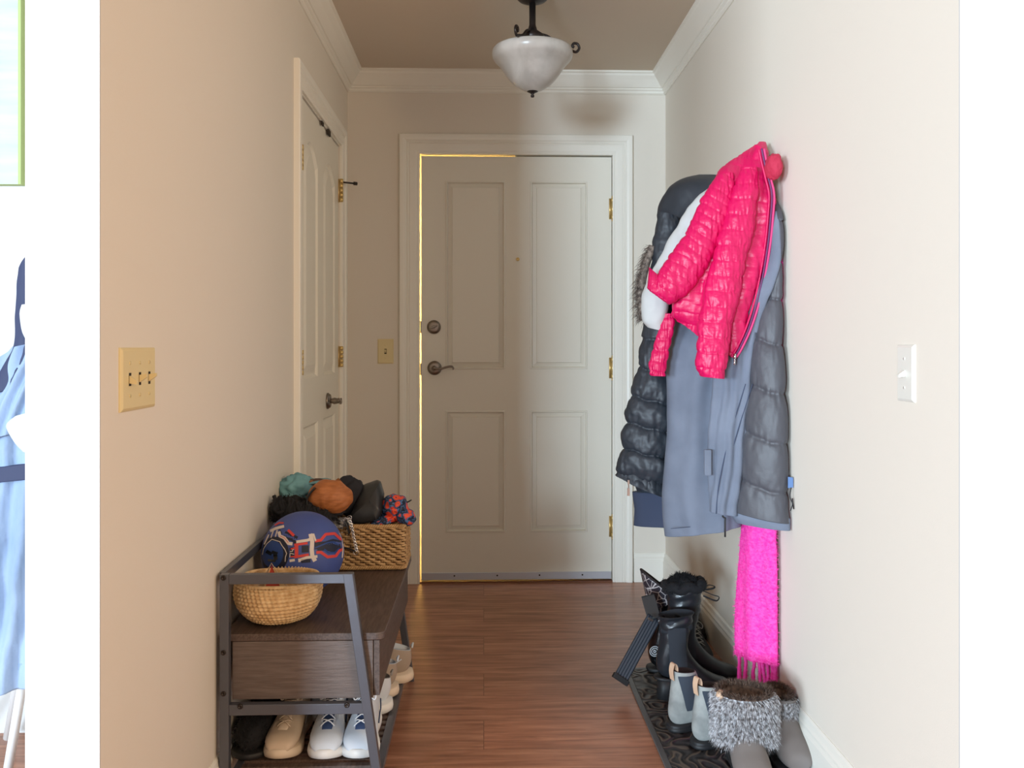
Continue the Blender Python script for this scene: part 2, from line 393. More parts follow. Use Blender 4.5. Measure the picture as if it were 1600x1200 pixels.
# closet door
d2 = thing('door_2', 'white four-panel closet door with arched panels in the left wall', 'door', (XL-.004, CY0, .01)); d2['kind'] = 'structure'
XD = XL-.006; cw = CY1-CY0-.008; ch = CZ-.02
def PC(h, z_, d): return Vector((XD+d, CY0+.004+h, .012+z_))
cp = [(.10,1.00,.385,1.90,.07),(.495,1.00,.78,1.90,.07),(.10,.13,.385,.83,0),(.495,.13,.78,.83,0)]
cpf = [(.004,0),(.014,-.010),(.020,-.010),(.050,-.001),(.052,.0)]
m_ = MB(); door_face(m_, cw, ch, cp, PC, cpf); slab_sides(m_, cw, ch, PC, .035); obj('door_slab', m_, M['door'], d2, smooth=False)
def hinge_left(y, z0, z1):
    h = MB(); n = 5
    for k in range(n):
        a = z0+(z1-z0)*k/n+.001; b = z0+(z1-z0)*(k+1)/n-.001
        h.lathe([(.0001,a),(.0085,a),(.0085,b),(.0001,b)],(XD+.014,y,0),14)
    h.box((XD-.001,y,z0),(XD+.004,y+.025,z1))
    obj('hinge', h, M['brass'], d2)
hinge_left(CY0+.004, 1.755, 1.845); hinge_left(CY0+.004, 1.032, 1.122)
hinge_left(CY1-.004, 1.785, 1.890); hinge_left(CY1-.004, 1.040, 1.135)
# lever handle on closet door
c = Vector((XD, 3.70, .905)); e = obj('door_handle', MB().lathe(disc_prof(.034,.016),tuple(c),32,axis='X'), M['nickel'], d2)
m_ = MB(); m_.lathe([(.012,0),(.009,.015),(.014,.03),(.010,.05),(.013,.06),(.0001,.062)],tuple(c),20,axis='X')
pts = [(c.x+.055,c.y,c.z),(c.x+.058,c.y-.02,c.z-.006),(c.x+.06,c.y-.05,c.z+.002),(c.x+.06,c.y-.08,c.z+.01),(c.x+.06,c.y-.092,c.z+.002)]
m_.tube([Vector(p) for p in catmull(pts,20)], .0075, 10); obj('lever', m_, M['nickel'], e)
# track pivots at the head of the closet door
m_ = MB(); m_.box((XL+.000,3.52,CZ-.020),(XL+.006,3.56,CZ-.006)); m_.box((XL,3.66,CZ-.026),(XL+.007,3.71,CZ-.004))
obj('track_pivot', m_, M['dark_hole'], d2, smooth=False)
# hinge pin door stop on far hinge
m_ = MB(); a = Vector((XD+.014,CY1-.004,1.875)); m_.tube([a, a+Vector((.02,.01,0)), a+Vector((.05,.03,0))], .004, 8)
m_.tube([a+Vector((.05,.03,0)), a+Vector((.064,.038,0))], .008, 10)
obj('hinge_stop', m_, M['bronze'], d2)

# ------------------------------------------------------------------ switches
def plate(name, label, c, w_, h_, normal, gangs, mm, slot=True, knob=None):
    """normal: 'L' on left wall facing +x, 'R' on right wall facing -x, 'B' on back wall facing -y"""
    t = thing(name, label, 'light switch', c)
    c = Vector(c)
    if normal == 'L': n = Vector((1,0,0)); a = Vector((0,1,0))
    elif normal == 'R': n = Vector((-1,0,0)); a = Vector((0,-1,0))
    else: n = Vector((0,-1,0)); a = Vector((1,0,0))
    z_ = Vector((0,0,1)); mb = MB(); L = []
    for ins,dep in [(0,0),(0,.002),(.002,.004),(.006,.006)]:
        L.append([c+a*sx*(w_/2-ins)+z_*sz*(h_/2-ins)+n*dep for sx,sz in ((-1,-1),(1,-1),(1,1),(-1,1))])
    mb.rings(L); obj('wall_plate', mb, mm, t, smooth=False)
    for g in range(gangs):
        gc = c+a*((g-(gangs-1)/2)*.046)+n*.006
        mb = MB()
        q = [gc+a*sx*.0052+z_*sz*.012+n*.0004 for sx,sz in ((-1,-1),(1,-1),(1,1),(-1,1))]; mb.add(q,[(0,1,2,3)])
        obj('slot', mb, M['dark_hole'] if slot else mm, t, smooth=False)
        up = 1 if (knob is None or knob[g]) else -1
        mb = MB(); p0 = gc; p1 = gc+n*.014+z_*.006*up
        vs = [p0+a*sx*.0042+z_*sz*.007 for sx,sz in ((-1,-1),(1,-1),(1,1),(-1,1))]+[p1+a*sx*.0034+z_*sz*.003 for sx,sz in ((-1,-1),(1,-1),(1,1),(-1,1))]
        mb.add(vs,[(0,1,5,4),(1,2,6,5),(2,3,7,6),(3,0,4,7),(4,5,6,7)]); obj('toggle', mb, mm, t, smooth=False)
        for s_ in (-1,1):
            mb = MB(); cc = gc+z_*s_*.030
            mb.tube([cc-n*.001,cc+n*.001], .0032, 12); obj('screw', mb, mm, t)
    return t
c = U(213.5,592,1.0); 
yl = XL/math.tan(math.atan((213.5-CX)/F)+YAW); c = U(213.5,591.5,yl)
plate('light_switch', 'ivory triple toggle switch plate on the tan left wall', (XL,yl,c.z), .163,.116,'L',3,M['ivory'],True,[0,1,1])
yr = XR/math.tan(math.atan((1417.5-CX)/F)+YAW); c = U(1417.5,583,yr)
plate('light_switch', 'white single toggle switch plate on the pale right wall', (XR,yr,c.z), .072,.118,'R',1,M['white_plastic'],False,[0])
c = U(602.5,549,YB); plate('light_switch', 'small cream toggle switch plate left of the front door', (c.x,YB,c.z), .076,.118,'B',1,M['ivory'],True,[1])

# ------------------------------------------------------------------ ceiling lamp
def glass_material():
    m = bpy.data.materials.new('alabaster_glass'); m.use_nodes = True; nt = m.node_tree; b = nt.nodes['Principled BSDF']
    tc = nt.nodes.new('ShaderNodeTexCoord'); n = nt.nodes.new('ShaderNodeTexNoise'); n.inputs['Scale'].default_value = 6; n.inputs['Detail'].default_value = 5; n.inputs['Distortion'].default_value = 1.2
    nt.links.new(tc.outputs['Object'], n.inputs[0]); r = nt.nodes.new('ShaderNodeValToRGB')
    r.color_ramp.elements[0].color = srgb(178,172,164); r.color_ramp.elements[1].color = srgb(206,201,194); r.color_ramp.elements[0].position = .35; r.color_ramp.elements[1].position = .65
    nt.links.new(n.outputs[0], r.inputs[0]); nt.links.new(r.outputs[0], b.inputs['Base Color'])
    b.inputs['Roughness'].default_value = .28; b.inputs['Subsurface Weight'].default_value = .3; b.inputs['Subsurface Radius'].default_value = (.02,.02,.02)
    return m
LY = 3.25; lc = U(832,90,LY); lx = lc.x
t = thing('ceiling_lamp', 'frosted glass bowl ceiling lamp with dark bronze scroll arms', 'lamp', (lx,LY,CEIL))
zt = U(832,140,LY).z      # bottom of the glass
zr = U(832,78,LY).z
R_ = 63*LY/F*1.0
gp = [(R_px*LY/F, U(832,v_,LY).z) for R_px,v_ in catmull([(6,144),(17,139.5),(27,133),(36,124),(43,115),(49,106),(55,99),(60.5,93),(63,86),(62.5,80),(60.5,77)],40)]
zr = gp[-1][1]; pr = gp+[(R_*.93,zr-.002),(R_*.88,zr-.02),(R_*.6,zr-.07),(.02,zt+.014)]
obj('glass_bowl', MB().lathe(pr,(lx,LY,0),64), glass_material(), t)
obj('finial', MB().lathe([(.0001,zt-.030),(.006,zt-.028),(.007,zt-.022),(.004,zt-.018),(.009,zt-.013),(.020,zt-.008),(.024,zt-.001),(.023,zt+.003),(.010,zt+.006),(.0001,zt+.006)],(lx,LY,0),32), M['bronze'], t)
obj('stem', MB().lathe([(.007,zt),(.007,zr+.02),(.040,zr+.03),(.045,zr+.05),(.018,zr+.07),(.012,zr+.09),(.012,CEIL-.03)],(lx,LY,0),24), M['bronze'], t)
obj('canopy', MB().lathe([(.0001,CEIL-.035),(.02,CEIL-.034),(.05,CEIL-.022),(.066,CEIL-.006),(.068,CEIL)],(lx,LY,0),40), M['bronze'], t)
for k in range(3):
    a = 2*PI*k/3+.12
    prof = [(.02,zr+.06),(.06,zr+.050),(.10,zr+.02),(R_-.004,zr+.004),(R_+.016,zr-.002),(R_+.028,zr+.012),(R_+.022,zr+.028),(R_+.008,zr+.030),(R_+.002,zr+.020),(R_+.009,zr+.014)]
    pts = [Vector((lx+r*math.cos(a),LY+r*math.sin(a),zz)) for r,zz in catmull(prof,44)]
    obj('scroll_arm', MB().tube(pts,.0052,8), M['bronze'], t)

# ================================================================== SHOE BENCH
BX0, BY0, BY1 = -.638, 2.150, 2.985
TOP = .583; SEAT = .432
t = thing('shoe_bench', 'dark wood and grey metal shoe bench against the left wall', 'bench', (-.45,2.56,0))
def end_frame(y, front):
    m = MB(); s_ = .022; dy = .011
    xt, xbm = -.318, -.236         # top / floor x of slanted leg outer edge
    m.box((BX0,y-dy,0),(BX0+s_,y+dy,TOP)); 
    m.box((BX0+s_,y-dy+.0006,TOP-.0236),(xt-s_*.8,y+dy-.0006,TOP-.0004))
    # slanted leg
    vs = []
    for yy in (y-dy,y+dy):
        vs += [(xbm-s_,yy,0),(xbm,yy,0),(xt,yy,TOP),(xt-s_-.002,yy,TOP)]
    m.add(vs,[(0,1,2,3),(7,6,5,4),(0,4,5,1),(1,5,6,2),(2,6,7,3),(3,7,4,0)])
    m.box((BX0+s_,y-dy+.0008,.242),(-.284,y+dy-.0008,.268)); m.box((BX0+s_,y-dy+.0008,.078),(-.262,y+dy-.0008,.0815))
    return obj('end_frame', m, M['frame'], t, smooth=False, bevel=.0015)
ef = end_frame(BY0, True); end_frame(BY1, False)
for (u_,v_) in ((349,903),(349,1020),(349,1084)):
    c = U(u_,v_,BY0-.011); obj('bolt', MB().lathe([(.0001,.002),(.003,.002),(.0035,.004),(.006,.003),(.007,0)],(c.x,BY0-.010,c.z),16,axis='Y'), M['bronze'], ef)
for (u_,v_) in ((375,1104),(542,1102)):
    c = U(u_,v_,BY0-.011); obj('bolt', MB().lathe([(.0001,.002),(.003,.002),(.0035,.004),(.006,.003),(.007,0)],(c.x,BY0-.010,c.z),16,axis='Y'), M['bronze'], ef)
m_ = MB().box((BX0-.006,BY0+.0115,TOP-.022),(BX0+.008,BY1-.0115,TOP)); obj('back_rail', m_, M['frame'], t, smooth=False, bevel=.0015)
# seat board with rounded front corners
m_ = MB(); sx0, sx1, sy0, sy1, rr = BX0+.002, -.243, BY0+.012, BY1-.012, .022
out = [(sx0,sy0)]+[(sx1-rr+rr*math.cos(a), sy0+rr+rr*math.sin(a)) for a in [(-PI/2+PI/2*k/6) for k in range(7)]]+[(sx1-rr+rr*math.cos(a), sy1-rr+rr*math.sin(a)) for a in [(PI/2*k/6) for k in range(7)]]+[(sx0,sy1)]
# near corner of the seat sits just outside the slanted leg
n = len(out); m_.add([(x,y,SEAT-.018) for x,y in out]+[(x,y,SEAT) for x,y in out],[(i,(i+1)%n,n+(i+1)%n,n+i) for i in range(n)]+[tuple(range(n))[::-1],tuple(range(n,2*n))])
obj('seat', m_, M['benchwood'], t, smooth=False, bevel=.002)
m_ = MB().box((BX0+.024,BY0+.013,.272),(-.272,BY0+.028,SEAT-.019)); m_.box((BX0+.024,BY1-.028,.272),(-.272,BY1-.013,SEAT-.019)); m_.box((BX0+.024,BY0+.028,.272),(BX0+.036,BY1-.028,SEAT-.019)); m_.box((BX0+.036,BY0+.028,.272),(-.272,BY1-.028,.280))
obj('storage_box', m_, M['benchend'], t, smooth=False, bevel=.001)
m_ = MB().box((-.271,BY0+.018,.276),(-.256,BY1-.018,SEAT-.020)); obj('drop_front', m_, M['benchwood'], t, smooth=False, bevel=.001)
m_ = MB().box((BX0+.022,BY0+.011,.082),(BX0+.040,BY1-.011,.098)); m_.box((-.268,BY0+.011,.082),(-.248,BY1-.011,.100)); obj('shelf_rail', m_, M['frame'], t, smooth=False, bevel=.001)
k = 0; y = BY0+.03
while y < BY1-.03:
    obj('slat', MB().box((BX0+.040,y,.088),(-.268,y+.018,.098)), M['benchwood'], t, smooth=False); y += .0345

# ------------------------------------------------------------------ straw bowl
def straw_material():
    return mat('straw', srgb(196,160,112), .75, col2=srgb(226,196,150), vs=60, bump=.4, bs=300)
M['straw'] = straw_material()
bc = Vector((-.527, 2.272, SEAT))
prof = []
H_ = .098; nc = 13
ctrl = [(.046,.004),(.068,.010),(.086,.025),(.099,.045),(.106,.067),(.107,.088),(.104,.105)]
cs = catmull(ctrl, 200)
pf_ = [(.0001,.002),(.02,.002)]
for i,(r,z_) in enumerate(cs):
    ph = i/200*nc; b_ = abs(math.sin(PI*ph)); pf_.append((r+.0040*b_, z_))
for i in range(200)[::-1]:
    if i%4: continue
    r,z_ = cs[i]; pf_.append((r-.008, z_+.002))
pf_.append((.0001,.010))
def bd_(i, th, z_):
    row = int(i/200*nc) if i<202 else 0
    return .0017*math.sin(th*54+row*1.3+.6*N(th*3,z_*40))+.0022*N(math.cos(th)*2.5,math.sin(th)*2.5,z_*20) if 2<=i<202 else 0
t = thing('straw_bowl', 'round coiled straw bowl behind the near end frame of the bench', 'bowl', bc)
obj('coiled_body', MB().lathe(pf_, bc, 300, disp=bd_), M['straw'], t)
rim = [bc+Vector((.101*math.cos(a),.101*math.sin(a),.107+.003*math.sin(3*a))) for a in [2*PI*k/90 for k in range(90)]]
m_ = MB().tube(rim,.0042,8,closed=True)
for k in range(70):
    a = 2*PI*k/70; c_ = Vector((.101*math.cos(a),.101*math.sin(a),.107)); n_ = Vector((math.cos(a),math.sin(a),0)); tn = Vector((-math.sin(a),math.cos(a),0))
    m_.tube([bc+c_+(n_*math.cos(q)+Vector((0,0,1))*math.sin(q))*.0047+tn*.003*(q/6) for q in [2*PI*j/8 for j in range(8)]], .0010, 4, closed=True)
obj('rim', m_, M['straw'], t)
M['card'] = mat('card_tan', srgb(176,150,120), .6); M['redcloth'] = mat('red_cloth', srgb(196,70,52), .7)
t = thing('folded_card', 'small folded tan card with a red inside lying in the straw bowl', 'card', bc+Vector((-.005,.0,.015)))
m_ = MB(); a0 = bc+Vector((-.026,.03,.138)); 
m_.add([a0, bc+Vector((-.052,.02,.050)), bc+Vector((-.05,-.03,.085)), a0+Vector((0,.002,.0015)), bc+Vector((-.052,.022,.050)), bc+Vector((-.051,-.03,.087))],[(0,1,2),(5,4,3),(0,2,5,3),(0,3,4,1),(1,4,5,2)])
m_.add([a0, bc+Vector((.05,.02,.03)), bc+Vector((.03,-.03,.085)), a0+Vector((0,.002,.0015)), bc+Vector((.05,.022,.03)), bc+Vector((.031,-.03,.087))],[(0,2,1),(5,3,4),(0,3,5,2),(0,1,4,3),(1,2,5,4)])
obj('card_cover', m_, M['card'], t, smooth=False)
m_ = MB().add([a0+Vector((0,.003,-.006)), bc+Vector((-.042,.008,.06)), bc+Vector((.010,.008,.06)),a0+Vector((0,.005,-.006)), bc+Vector((-.042,.010,.06)), bc+Vector((.010,.010,.06))],[(0,1,2),(5,4,3),(0,2,5,3),(0,3,4,1),(1,4,5,2)])
obj('red_inside', m_, M['redcloth'], t, smooth=False)

# ------------------------------------------------------------------ blue ball
BR = .115; bcen = Vector((-.514, 2.512, SEAT+BR+.0022))
M['ballblue'] = mat('ball_blue', srgb(66,84,150), .55, bump=.1, bs=300); M['balldark'] = mat('ball_navy', srgb(24,30,52), .6)
M['ballwhite'] = mat('ball_white', srgb(214,204,196), .6); M['ballred'] = mat('ball_red', srgb(206,62,58), .6)
M['ballmid'] = mat('ball_royal', srgb(28,62,128), .55); M['ballteal'] = mat('ball_slate', srgb(44,70,96), .6)
t = thing('ball', 'blue play ball printed with a red, white and navy pattern', 'ball', bcen-Vector((0,0,BR)))
pr = [(max(.0001,BR*math.sin(PI*k/48)), -BR*math.cos(PI*k/48)) for k in range(49)]
obj('ball_skin', MB().lathe(pr,bcen,96), M['ballblue'], t)
vd = (Vector((0,0,CAMH))-bcen).normalized(); rt = Vector((0,0,1)).cross(vd).normalized()*1; upv = vd.cross(rt)
pxr = BR*F/(bcen.y*CT+bcen.x*ST)
cu = CX+F*(bcen.x*CT-bcen.y*ST)/(bcen.y*CT+bcen.x*ST); cv = HOR+(CAMH-bcen.z)*F/(bcen.y*CT+bcen.x*ST)
# zoom-frame (1600x1200 of region 400,800..540,905) -> ball disc coords; photo ball centre (470,871) r 66
def bp2(x, y):
    u_ = 400+x*.0875; v_ = 800+y*.0875
    return (u_-470)/66.0, -(v_-869.5)/66.0
def onb(a, b, lift):
    r2 = a*a+b*b
    if r2 > .93: s_ = math.sqrt(.93/r2); a *= s_; b *= s_; r2 = .93
    return bcen+(rt*a+upv*b+vd*math.sqrt(max(0,1-r2)))*(BR+lift)
def bstrip(mb, pts, wpx, lift=.0006, closed=False):
    pts = [bp2(*p) for p in pts]; q = []
    if closed: pts = pts+[pts[0]]
    for i in range(len(pts)-1):
        (x0,y0),(x1,y1) = pts[i],pts[i+1]; L = math.hypot(x1-x0,y1-y0); n_ = max(2,int(L/.03))
        for k in range(n_): q.append((x0+(x1-x0)*k/n_, y0+(y1-y0)*k/n_))
    q.append(pts[-1]); w2 = wpx*.0875/66/2; vs = []
    for i,(x,y) in enumerate(q):
        x0,y0 = q[max(0,i-1)]; x1,y1 = q[min(len(q)-1,i+1)]; dx,dy = x1-x0,y1-y0; l = math.hypot(dx,dy) or 1
        nx,ny = -dy/l*w2, dx/l*w2
        vs += [onb(x+nx,y+ny,lift), onb(x-nx,y-ny,lift)]
    mb.add(vs,[(2*i,2*i+1,2*i+3,2*i+2) for i in range(len(q)-1)])
def bdisc(mb, cx_, cy_, rx, ry, lift, rings_=6, n=40):
    vs = [onb(*bp2(cx_,cy_),lift)]; fs = []
    for r in range(1,rings_+1):
        for k in range(n):
            a = 2*PI*k/n; vs.append(onb(*bp2(cx_+rx*r/rings_*math.cos(a),cy_+ry*r/rings_*math.sin(a)),lift))
    for k in range(n): fs.append((0,1+k,1+(k+1)%n))
    for r in range(rings_-1):
        for k in range(n): fs.append((1+r*n+k,1+(r+1)*n+k,1+(r+1)*n+(k+1)%n,1+r*n+(k+1)%n))
    mb.add(vs,fs)
class PR:
    def __init__(s, name, m): s.name = name; s.m = m
dk, md, bk, wt, rd = PR('navy_print',M['balldark']), PR('royal_print',M['ballmid']), PR('black_print',M['gloss']), PR('white_print',M['ballwhite']), PR('red_print',M['ballred'])
_bs, _bd = bstrip, bdisc
def bstrip(p, *a, **k): m = MB(); _bs(m, *a, **k); obj(p.name, m, p.m, t)
def bdisc(p, *a, **k): m = MB(); _bd(m, *a, **k); obj(p.name, m, p.m, t)
bdisc(dk, 290, 800, 270, 310, .0004); bstrip(dk,[(1000,690),(1200,690),(1330,650),(1480,690)],130,.0004); bstrip(dk,[(1050,730),(1200,730),(1340,770),(1480,730)],110,.00045)
bstrip(dk,[(470,460),(690,570)],120,.0003); bstrip(dk,[(280,380),(340,500)],220,.0004); bstrip(dk,[(780,740),(900,740)],120,.0012); bstrip(dk,[(770,950),(930,945)],60,.0012); bstrip(dk,[(600,700),(620,870)],70,.0012); bstrip(dk,[(660,590),(660,640)],50,.0012)

bdisc(md, 270, 800, 190, 235, .0008); bstrip(md,[(1010,730),(1230,650),(1330,640),(1440,700)],26,.0008); bstrip(md,[(1170,760),(1250,830),(1360,830),(1450,760)],30,.0008)
bstrip(bk,[(160,740),(260,800)],60,.0012); bstrip(bk,[(260,760),(360,800)],55,.0012); bstrip(bk,[(320,780),(330,900)],70,.0012); bstrip(bk,[(190,900),(330,920)],40,.0012)
bstrip(wt,[(90,800),(110,700),(170,610),(260,540),(400,590),(440,660),(490,730),(520,800),(500,860),(495,940)],13,.0014)
bstrip(wt,[(380,410),(400,490),(480,530),(550,630),(620,640)],55,.0012); bstrip(wt,[(220,390),(320,350),(470,320)],50,.0012); bstrip(wt,[(280,390),(240,510)],20,.0012); bstrip(wt,[(350,380),(320,500)],20,.0012)
bstrip(wt,[(200,450),(120,620)],26,.0012)
bstrip(wt,[(680,610),(880,590),(960,560)],48,.0012); bstrip(wt,[(930,480),(960,620),(950,760),(960,860),(1010,960)],72,.0012); bstrip(wt,[(980,480),(1020,610)],30,.0013)
bstrip(wt,[(720,930),(860,890),(1050,880)],46,.0012); bstrip(wt,[(740,900),(740,960)],40,.0012); bstrip(wt,[(570,930),(660,920)],44,.0012); bstrip(wt,[(1450,450),(1510,600),(1520,750),(1500,930)],24,.0012)
bstrip(wt,[(575,770),(620,770),(620,740),(650,740)],12,.0015); bstrip(wt,[(575,870),(580,800),(650,820)],12,.0015)

bstrip(rd,[(1010,610),(1110,600),(1200,500),(1360,490),(1470,590),(1510,600)],50,.0012); bstrip(rd,[(1030,810),(1110,810),(1230,900),(1380,890),(1450,800),(1520,780)],50,.0012)
bstrip(rd,[(650,660),(880,640)],40,.0013); bstrip(rd,[(690,660),(690,880)],60,.0013); bstrip(rd,[(650,870),(900,840)],44,.0013); bstrip(rd,[(590,730),(700,700)],24,.0016); bstrip(rd,[(590,860),(700,860)],24,.0016)
bstrip(rd,[(540,390),(645,500)],46,.0012); bstrip(rd,[(300,290),(380,250),(460,260)],30,.0012); bstrip(rd,[(400,490),(480,530),(550,620)],8,.0018)



# ------------------------------------------------------------------ wicker basket
M['wicker'] = mat('seagrass', srgb(160,124,80), .7, col2=srgb(200,164,116), vs=45, bump=.5, bs=250)
M['wickerdark'] = mat('seagrass_gap', srgb(96,68,40), .8)
KX0, KX1, KY0, KY1, KZ = -.592, -.243, 2.755, 2.955, .142
t = thing('wicker_basket', 'rectangular woven seagrass basket full of hats at the far end of the bench', 'basket', ((KX0+KX1)/2,(KY0+KY1)/2,SEAT))
def rect_path(s_, ins=0, r=.018):
    """perimeter parameter -> point,normal (rounded rectangle)"""
    x0,x1,y0,y1 = KX0+.006+ins,KX1-.006-ins,KY0+.006+ins,KY1-.006-ins
    a,b = x1-x0-2*r, y1-y0-2*r; q = PI*r/2; P_ = 2*(a+b)+4*q; s_ = (s_%1)*P_
    for (L,kind,dx) in ((a,'l',0),(q,'c',1),(b,'l',1),(q,'c',2),(a,'l',2),(q,'c',3),(b,'l',3),(q,'c',0)):
        if s_ <= L: break
        s_ -= L
    cor = {1:(x1-r,y0+r,-PI/2),2:(x1-r,y1-r,0),3:(x0+r,y1-r,PI/2),0:(x0+r,y0+r,PI)}
    if kind == 'l':
        if dx == 0: return Vector((x0+r+s_,y0,0)),Vector((0,-1,0))
        if dx == 1: return Vector((x1,y0+r+s_,0)),Vector((1,0,0))
        if dx == 2: return Vector((x1-r-s_,y1,0)),Vector((0,1,0))
        return Vector((x0,y1-r-s_,0)),Vector((-1,0,0))
    cx_,cy_,a0 = cor[dx]; an = a0+s_/r
    return Vector((cx_+r*math.cos(an),cy_+r*math.sin(an),0)),Vector((math.cos(an),math.sin(an),0))
m_ = MB(); nrow = 16; NS = 32
for k in range(nrow):
    z_ = SEAT+.013+k*(KZ-.023)/(nrow-1); pts = []
    NP = 260
    for i in range(NP):
        s_ = i/NP; p,n_ = rect_path(s_); ph = math.sin(2*PI*NS*s_+PI*(k%2))
        p = p+n_*(.0028*ph)+Vector((0,0,z_+.0016*N(s_*60,k*3.1)+.0012*math.cos(2*PI*NS*s_+PI*(k%2)))); pts.append(p)
    m_.tube(pts,.0042,6,closed=True)
obj('woven_sides', m_, M['wicker'], t)
m_ = MB()
for i in range(NS*2):
    p,n_ = rect_path((i+.5)/(NS*2),.001); m_.tube([p+Vector((0,0,SEAT+.004)),p+Vector((0,0,SEAT+KZ-.004))],.0028,6)
obj('stakes', m_, M['wickerdark'], t)['kind'] = 'stuff'
for zz in (SEAT+.009, SEAT+KZ-.004):
    m_ = MB()
    for st in range(3):
        pts = []
        for i in range(300):
            s_ = i/300; p,n_ = rect_path(s_); an = 2*PI*46*s_+st*2*PI/3
            pts.append(p+n_*.0045*math.cos(an)+Vector((0,0,zz+.0045*math.sin(an))))
        m_.tube(pts,.0036,5,closed=True)
    obj('braided_border', m_, M['wicker'], t)
m_ = MB().box((KX0+.012,KY0+.012,SEAT+.002),(KX1-.012,KY1-.012,SEAT+.008))
obj('basket_bottom', m_, M['wickerdark'], t, smooth=False)

# ------------------------------------------------------------------ lumpy soft shapes
def lump(c, rx, ry, rz, rot=(0,0,0), amp=.12, fr=2.2, seed=0, nu=64, nv=40, sq=1.0, folds=None, xmin=None):
    from mathutils import Euler
    R3 = Euler(rot).to_matrix(); c = Vector(c); rings = []
    for i in range(nv+1):
        ph = -PI/2+PI*i/nv; ring = []
        for j in range(nu):
            th = 2*PI*j/nu
            cc = abs(math.cos(ph))**sq; s_ = math.copysign(abs(math.sin(ph))**sq, math.sin(ph))
            d = Vector((cc*math.copysign(abs(math.cos(th))**sq,math.cos(th)), cc*math.copysign(abs(math.sin(th))**sq,math.sin(th)), s_))
            k_ = 1+amp*noise.noise(d*fr+Vector((seed*7.3,seed,0)))+amp*.4*noise.noise(d*fr*2.7+Vector((seed,3,seed)))
            if folds: k_ += folds(d)
            p = c+R3@Vector((d.x*rx*k_, d.y*ry*k_, d.z*rz*k_))
            if xmin is not None and p.x < xmin: p.x = xmin
            ring.append(p)
        rings.append(ring)
    return MB().rings(rings,False,False)
def strands(mb, base_fn, count, length, width, droop=.3, seed=1, jitter=.5):
    """fur: thin bent triangles. base_fn(rng) -> point, direction"""
    rng = random.Random(seed)
    for _ in range(count):
        p, d = base_fn(rng); p = Vector(p); d = Vector(d).normalized()
        d = (d+Vector((rng.uniform(-1,1),rng.uniform(-1,1),rng.uniform(-1,1)))*jitter).normalized()
        L = length*rng.uniform(.6,1.3); s_ = d.orthogonal().normalized(); s_.rotate(Matrix.Rotation(rng.uniform(0,6.28),3,d))
        q1 = p+d*L*.5; q2 = q1+(d+Vector((0,0,-droop))).normalized()*L*.5
        w_ = width*rng.uniform(.7,1.3)
        mb.add([p-s_*w_/2,p+s_*w_/2,q1+s_*w_*.4,q1-s_*w_*.4,q2],[(0,1,2,3),(3,2,4)])
    return mb
def surf_sampler(mb):
    """uniform-ish sampler of a mesh builder surface, outward from its centroid"""
    cen = sum(mb.v,Vector())/len(mb.v); F_ = mb.f; V_ = mb.v
    def fn(rng):
        f = F_[rng.randrange(len(F_))]; a,b,c = V_[f[0]],V_[f[1]],V_[f[2]]
        r1,r2 = rng.random(),rng.random(); p = a+(b-a)*r1*.5+(c-a)*r2*.5
        n_ = (b-a).cross(c-a)
        if n_.length < 1e-12: n_ = p-cen
        if n_.dot(p-cen) < 0: n_ = -n_
        return p, n_.normalized()
    return fn
M['teal'] = mat('teal_cloth', srgb(118,170,178), .7, col2=srgb(96,146,156), vs=20, bump=.3, bs=60)
M['cinnamon'] = mat('cinnamon_cloth', srgb(160,96,52), .6, col2=srgb(186,116,66), vs=14, vst=(2,2,9), bump=.4, bs=50, bst=(1,1,6), sheen=.3)
M['cinnamon2'] = mat('ochre_cloth', srgb(140,88,44), .65, bump=.4, bs=50)
M['brownc'] = mat('brown_cloth', srgb(84,58,44), .7)
M['navycap'] = mat('black_cap_cloth', srgb(30,32,40), .75, weave=.4)
M['softleather'] = mat('soft_black_leather', srgb(40,42,44), .38, bump=.2, bs=40)
def basket_at(u,v,Y): return U(u,v,Y)
# black fluffy scarf/hat at the left
c = basket_at(468,792,2.70)
t = thing('knitted_scarf', 'black fluffy knitted scarf bundled at the wall end of the basket', 'scarf', c-Vector((0,0,.05)))
core = lump(c+Vector((.012,.03,-.014)), .102,.050,.032, rot=(0,.12,0), amp=.35, fr=3, seed=2, xmin=XL+.012)
c2 = basket_at(437,799,2.69); core2 = lump(c2+Vector((.012,0,0)), .045,.05,.040, amp=.3, fr=3, seed=5, xmin=XL+.012)
core.add(core2.v, core2.f)
for k in range(24):
    a = k/24; p0 = basket_at(428+a*92, 790+a*28+3*math.sin(k*1.7), 2.66)
    core.tube([p0+Vector((.004*math.sin(q*1.1+k),-.012+.012*abs(q-4)/4,.030-.0085*q)) for q in range(9)], .0065, 6)
strands(core, surf_sampler(core), 1800, .010, .0016, seed=3)
core.v = [Vector((max(p.x,XL+.004),p.y,p.z)) for p in core.v]
obj('knit', core, M['blackfur'], t)
c = basket_at(466,767,2.84)
def fold_t(d): return -.10*max(0,math.sin(7*math.atan2(d.z,d.x)))*(.4+.6*abs(d.y))
t = thing('cap', 'faded teal cloth cap behind the cinnamon hat in the basket', 'hat', c-Vector((0,0,.04)))
obj('crown', lump(c, .066,.055,.056, rot=(.2,.2,.2), amp=.22, fr=2.5, seed=8, folds=fold_t), M['teal'], t)
m_ = lump(c+Vector((.045,.02,.026)), .055,.05,.007, rot=(0,-.10,0), amp=.1, seed=3); obj('brim', m_, M['teal'], t)
c = basket_at(516,777,2.735)
def fold_c(d): return .030*math.sin(16*math.atan2(d.x-.2*d.z,d.z+.9))*(1-abs(d.x)*.5) - .16*math.exp(-((d.x+.15)**2+(d.z+.95)**2)*14)
t = thing('slouch_hat', 'cinnamon brown slouchy hat on top of the pile in the basket', 'hat', c-Vector((0,0,.05)))
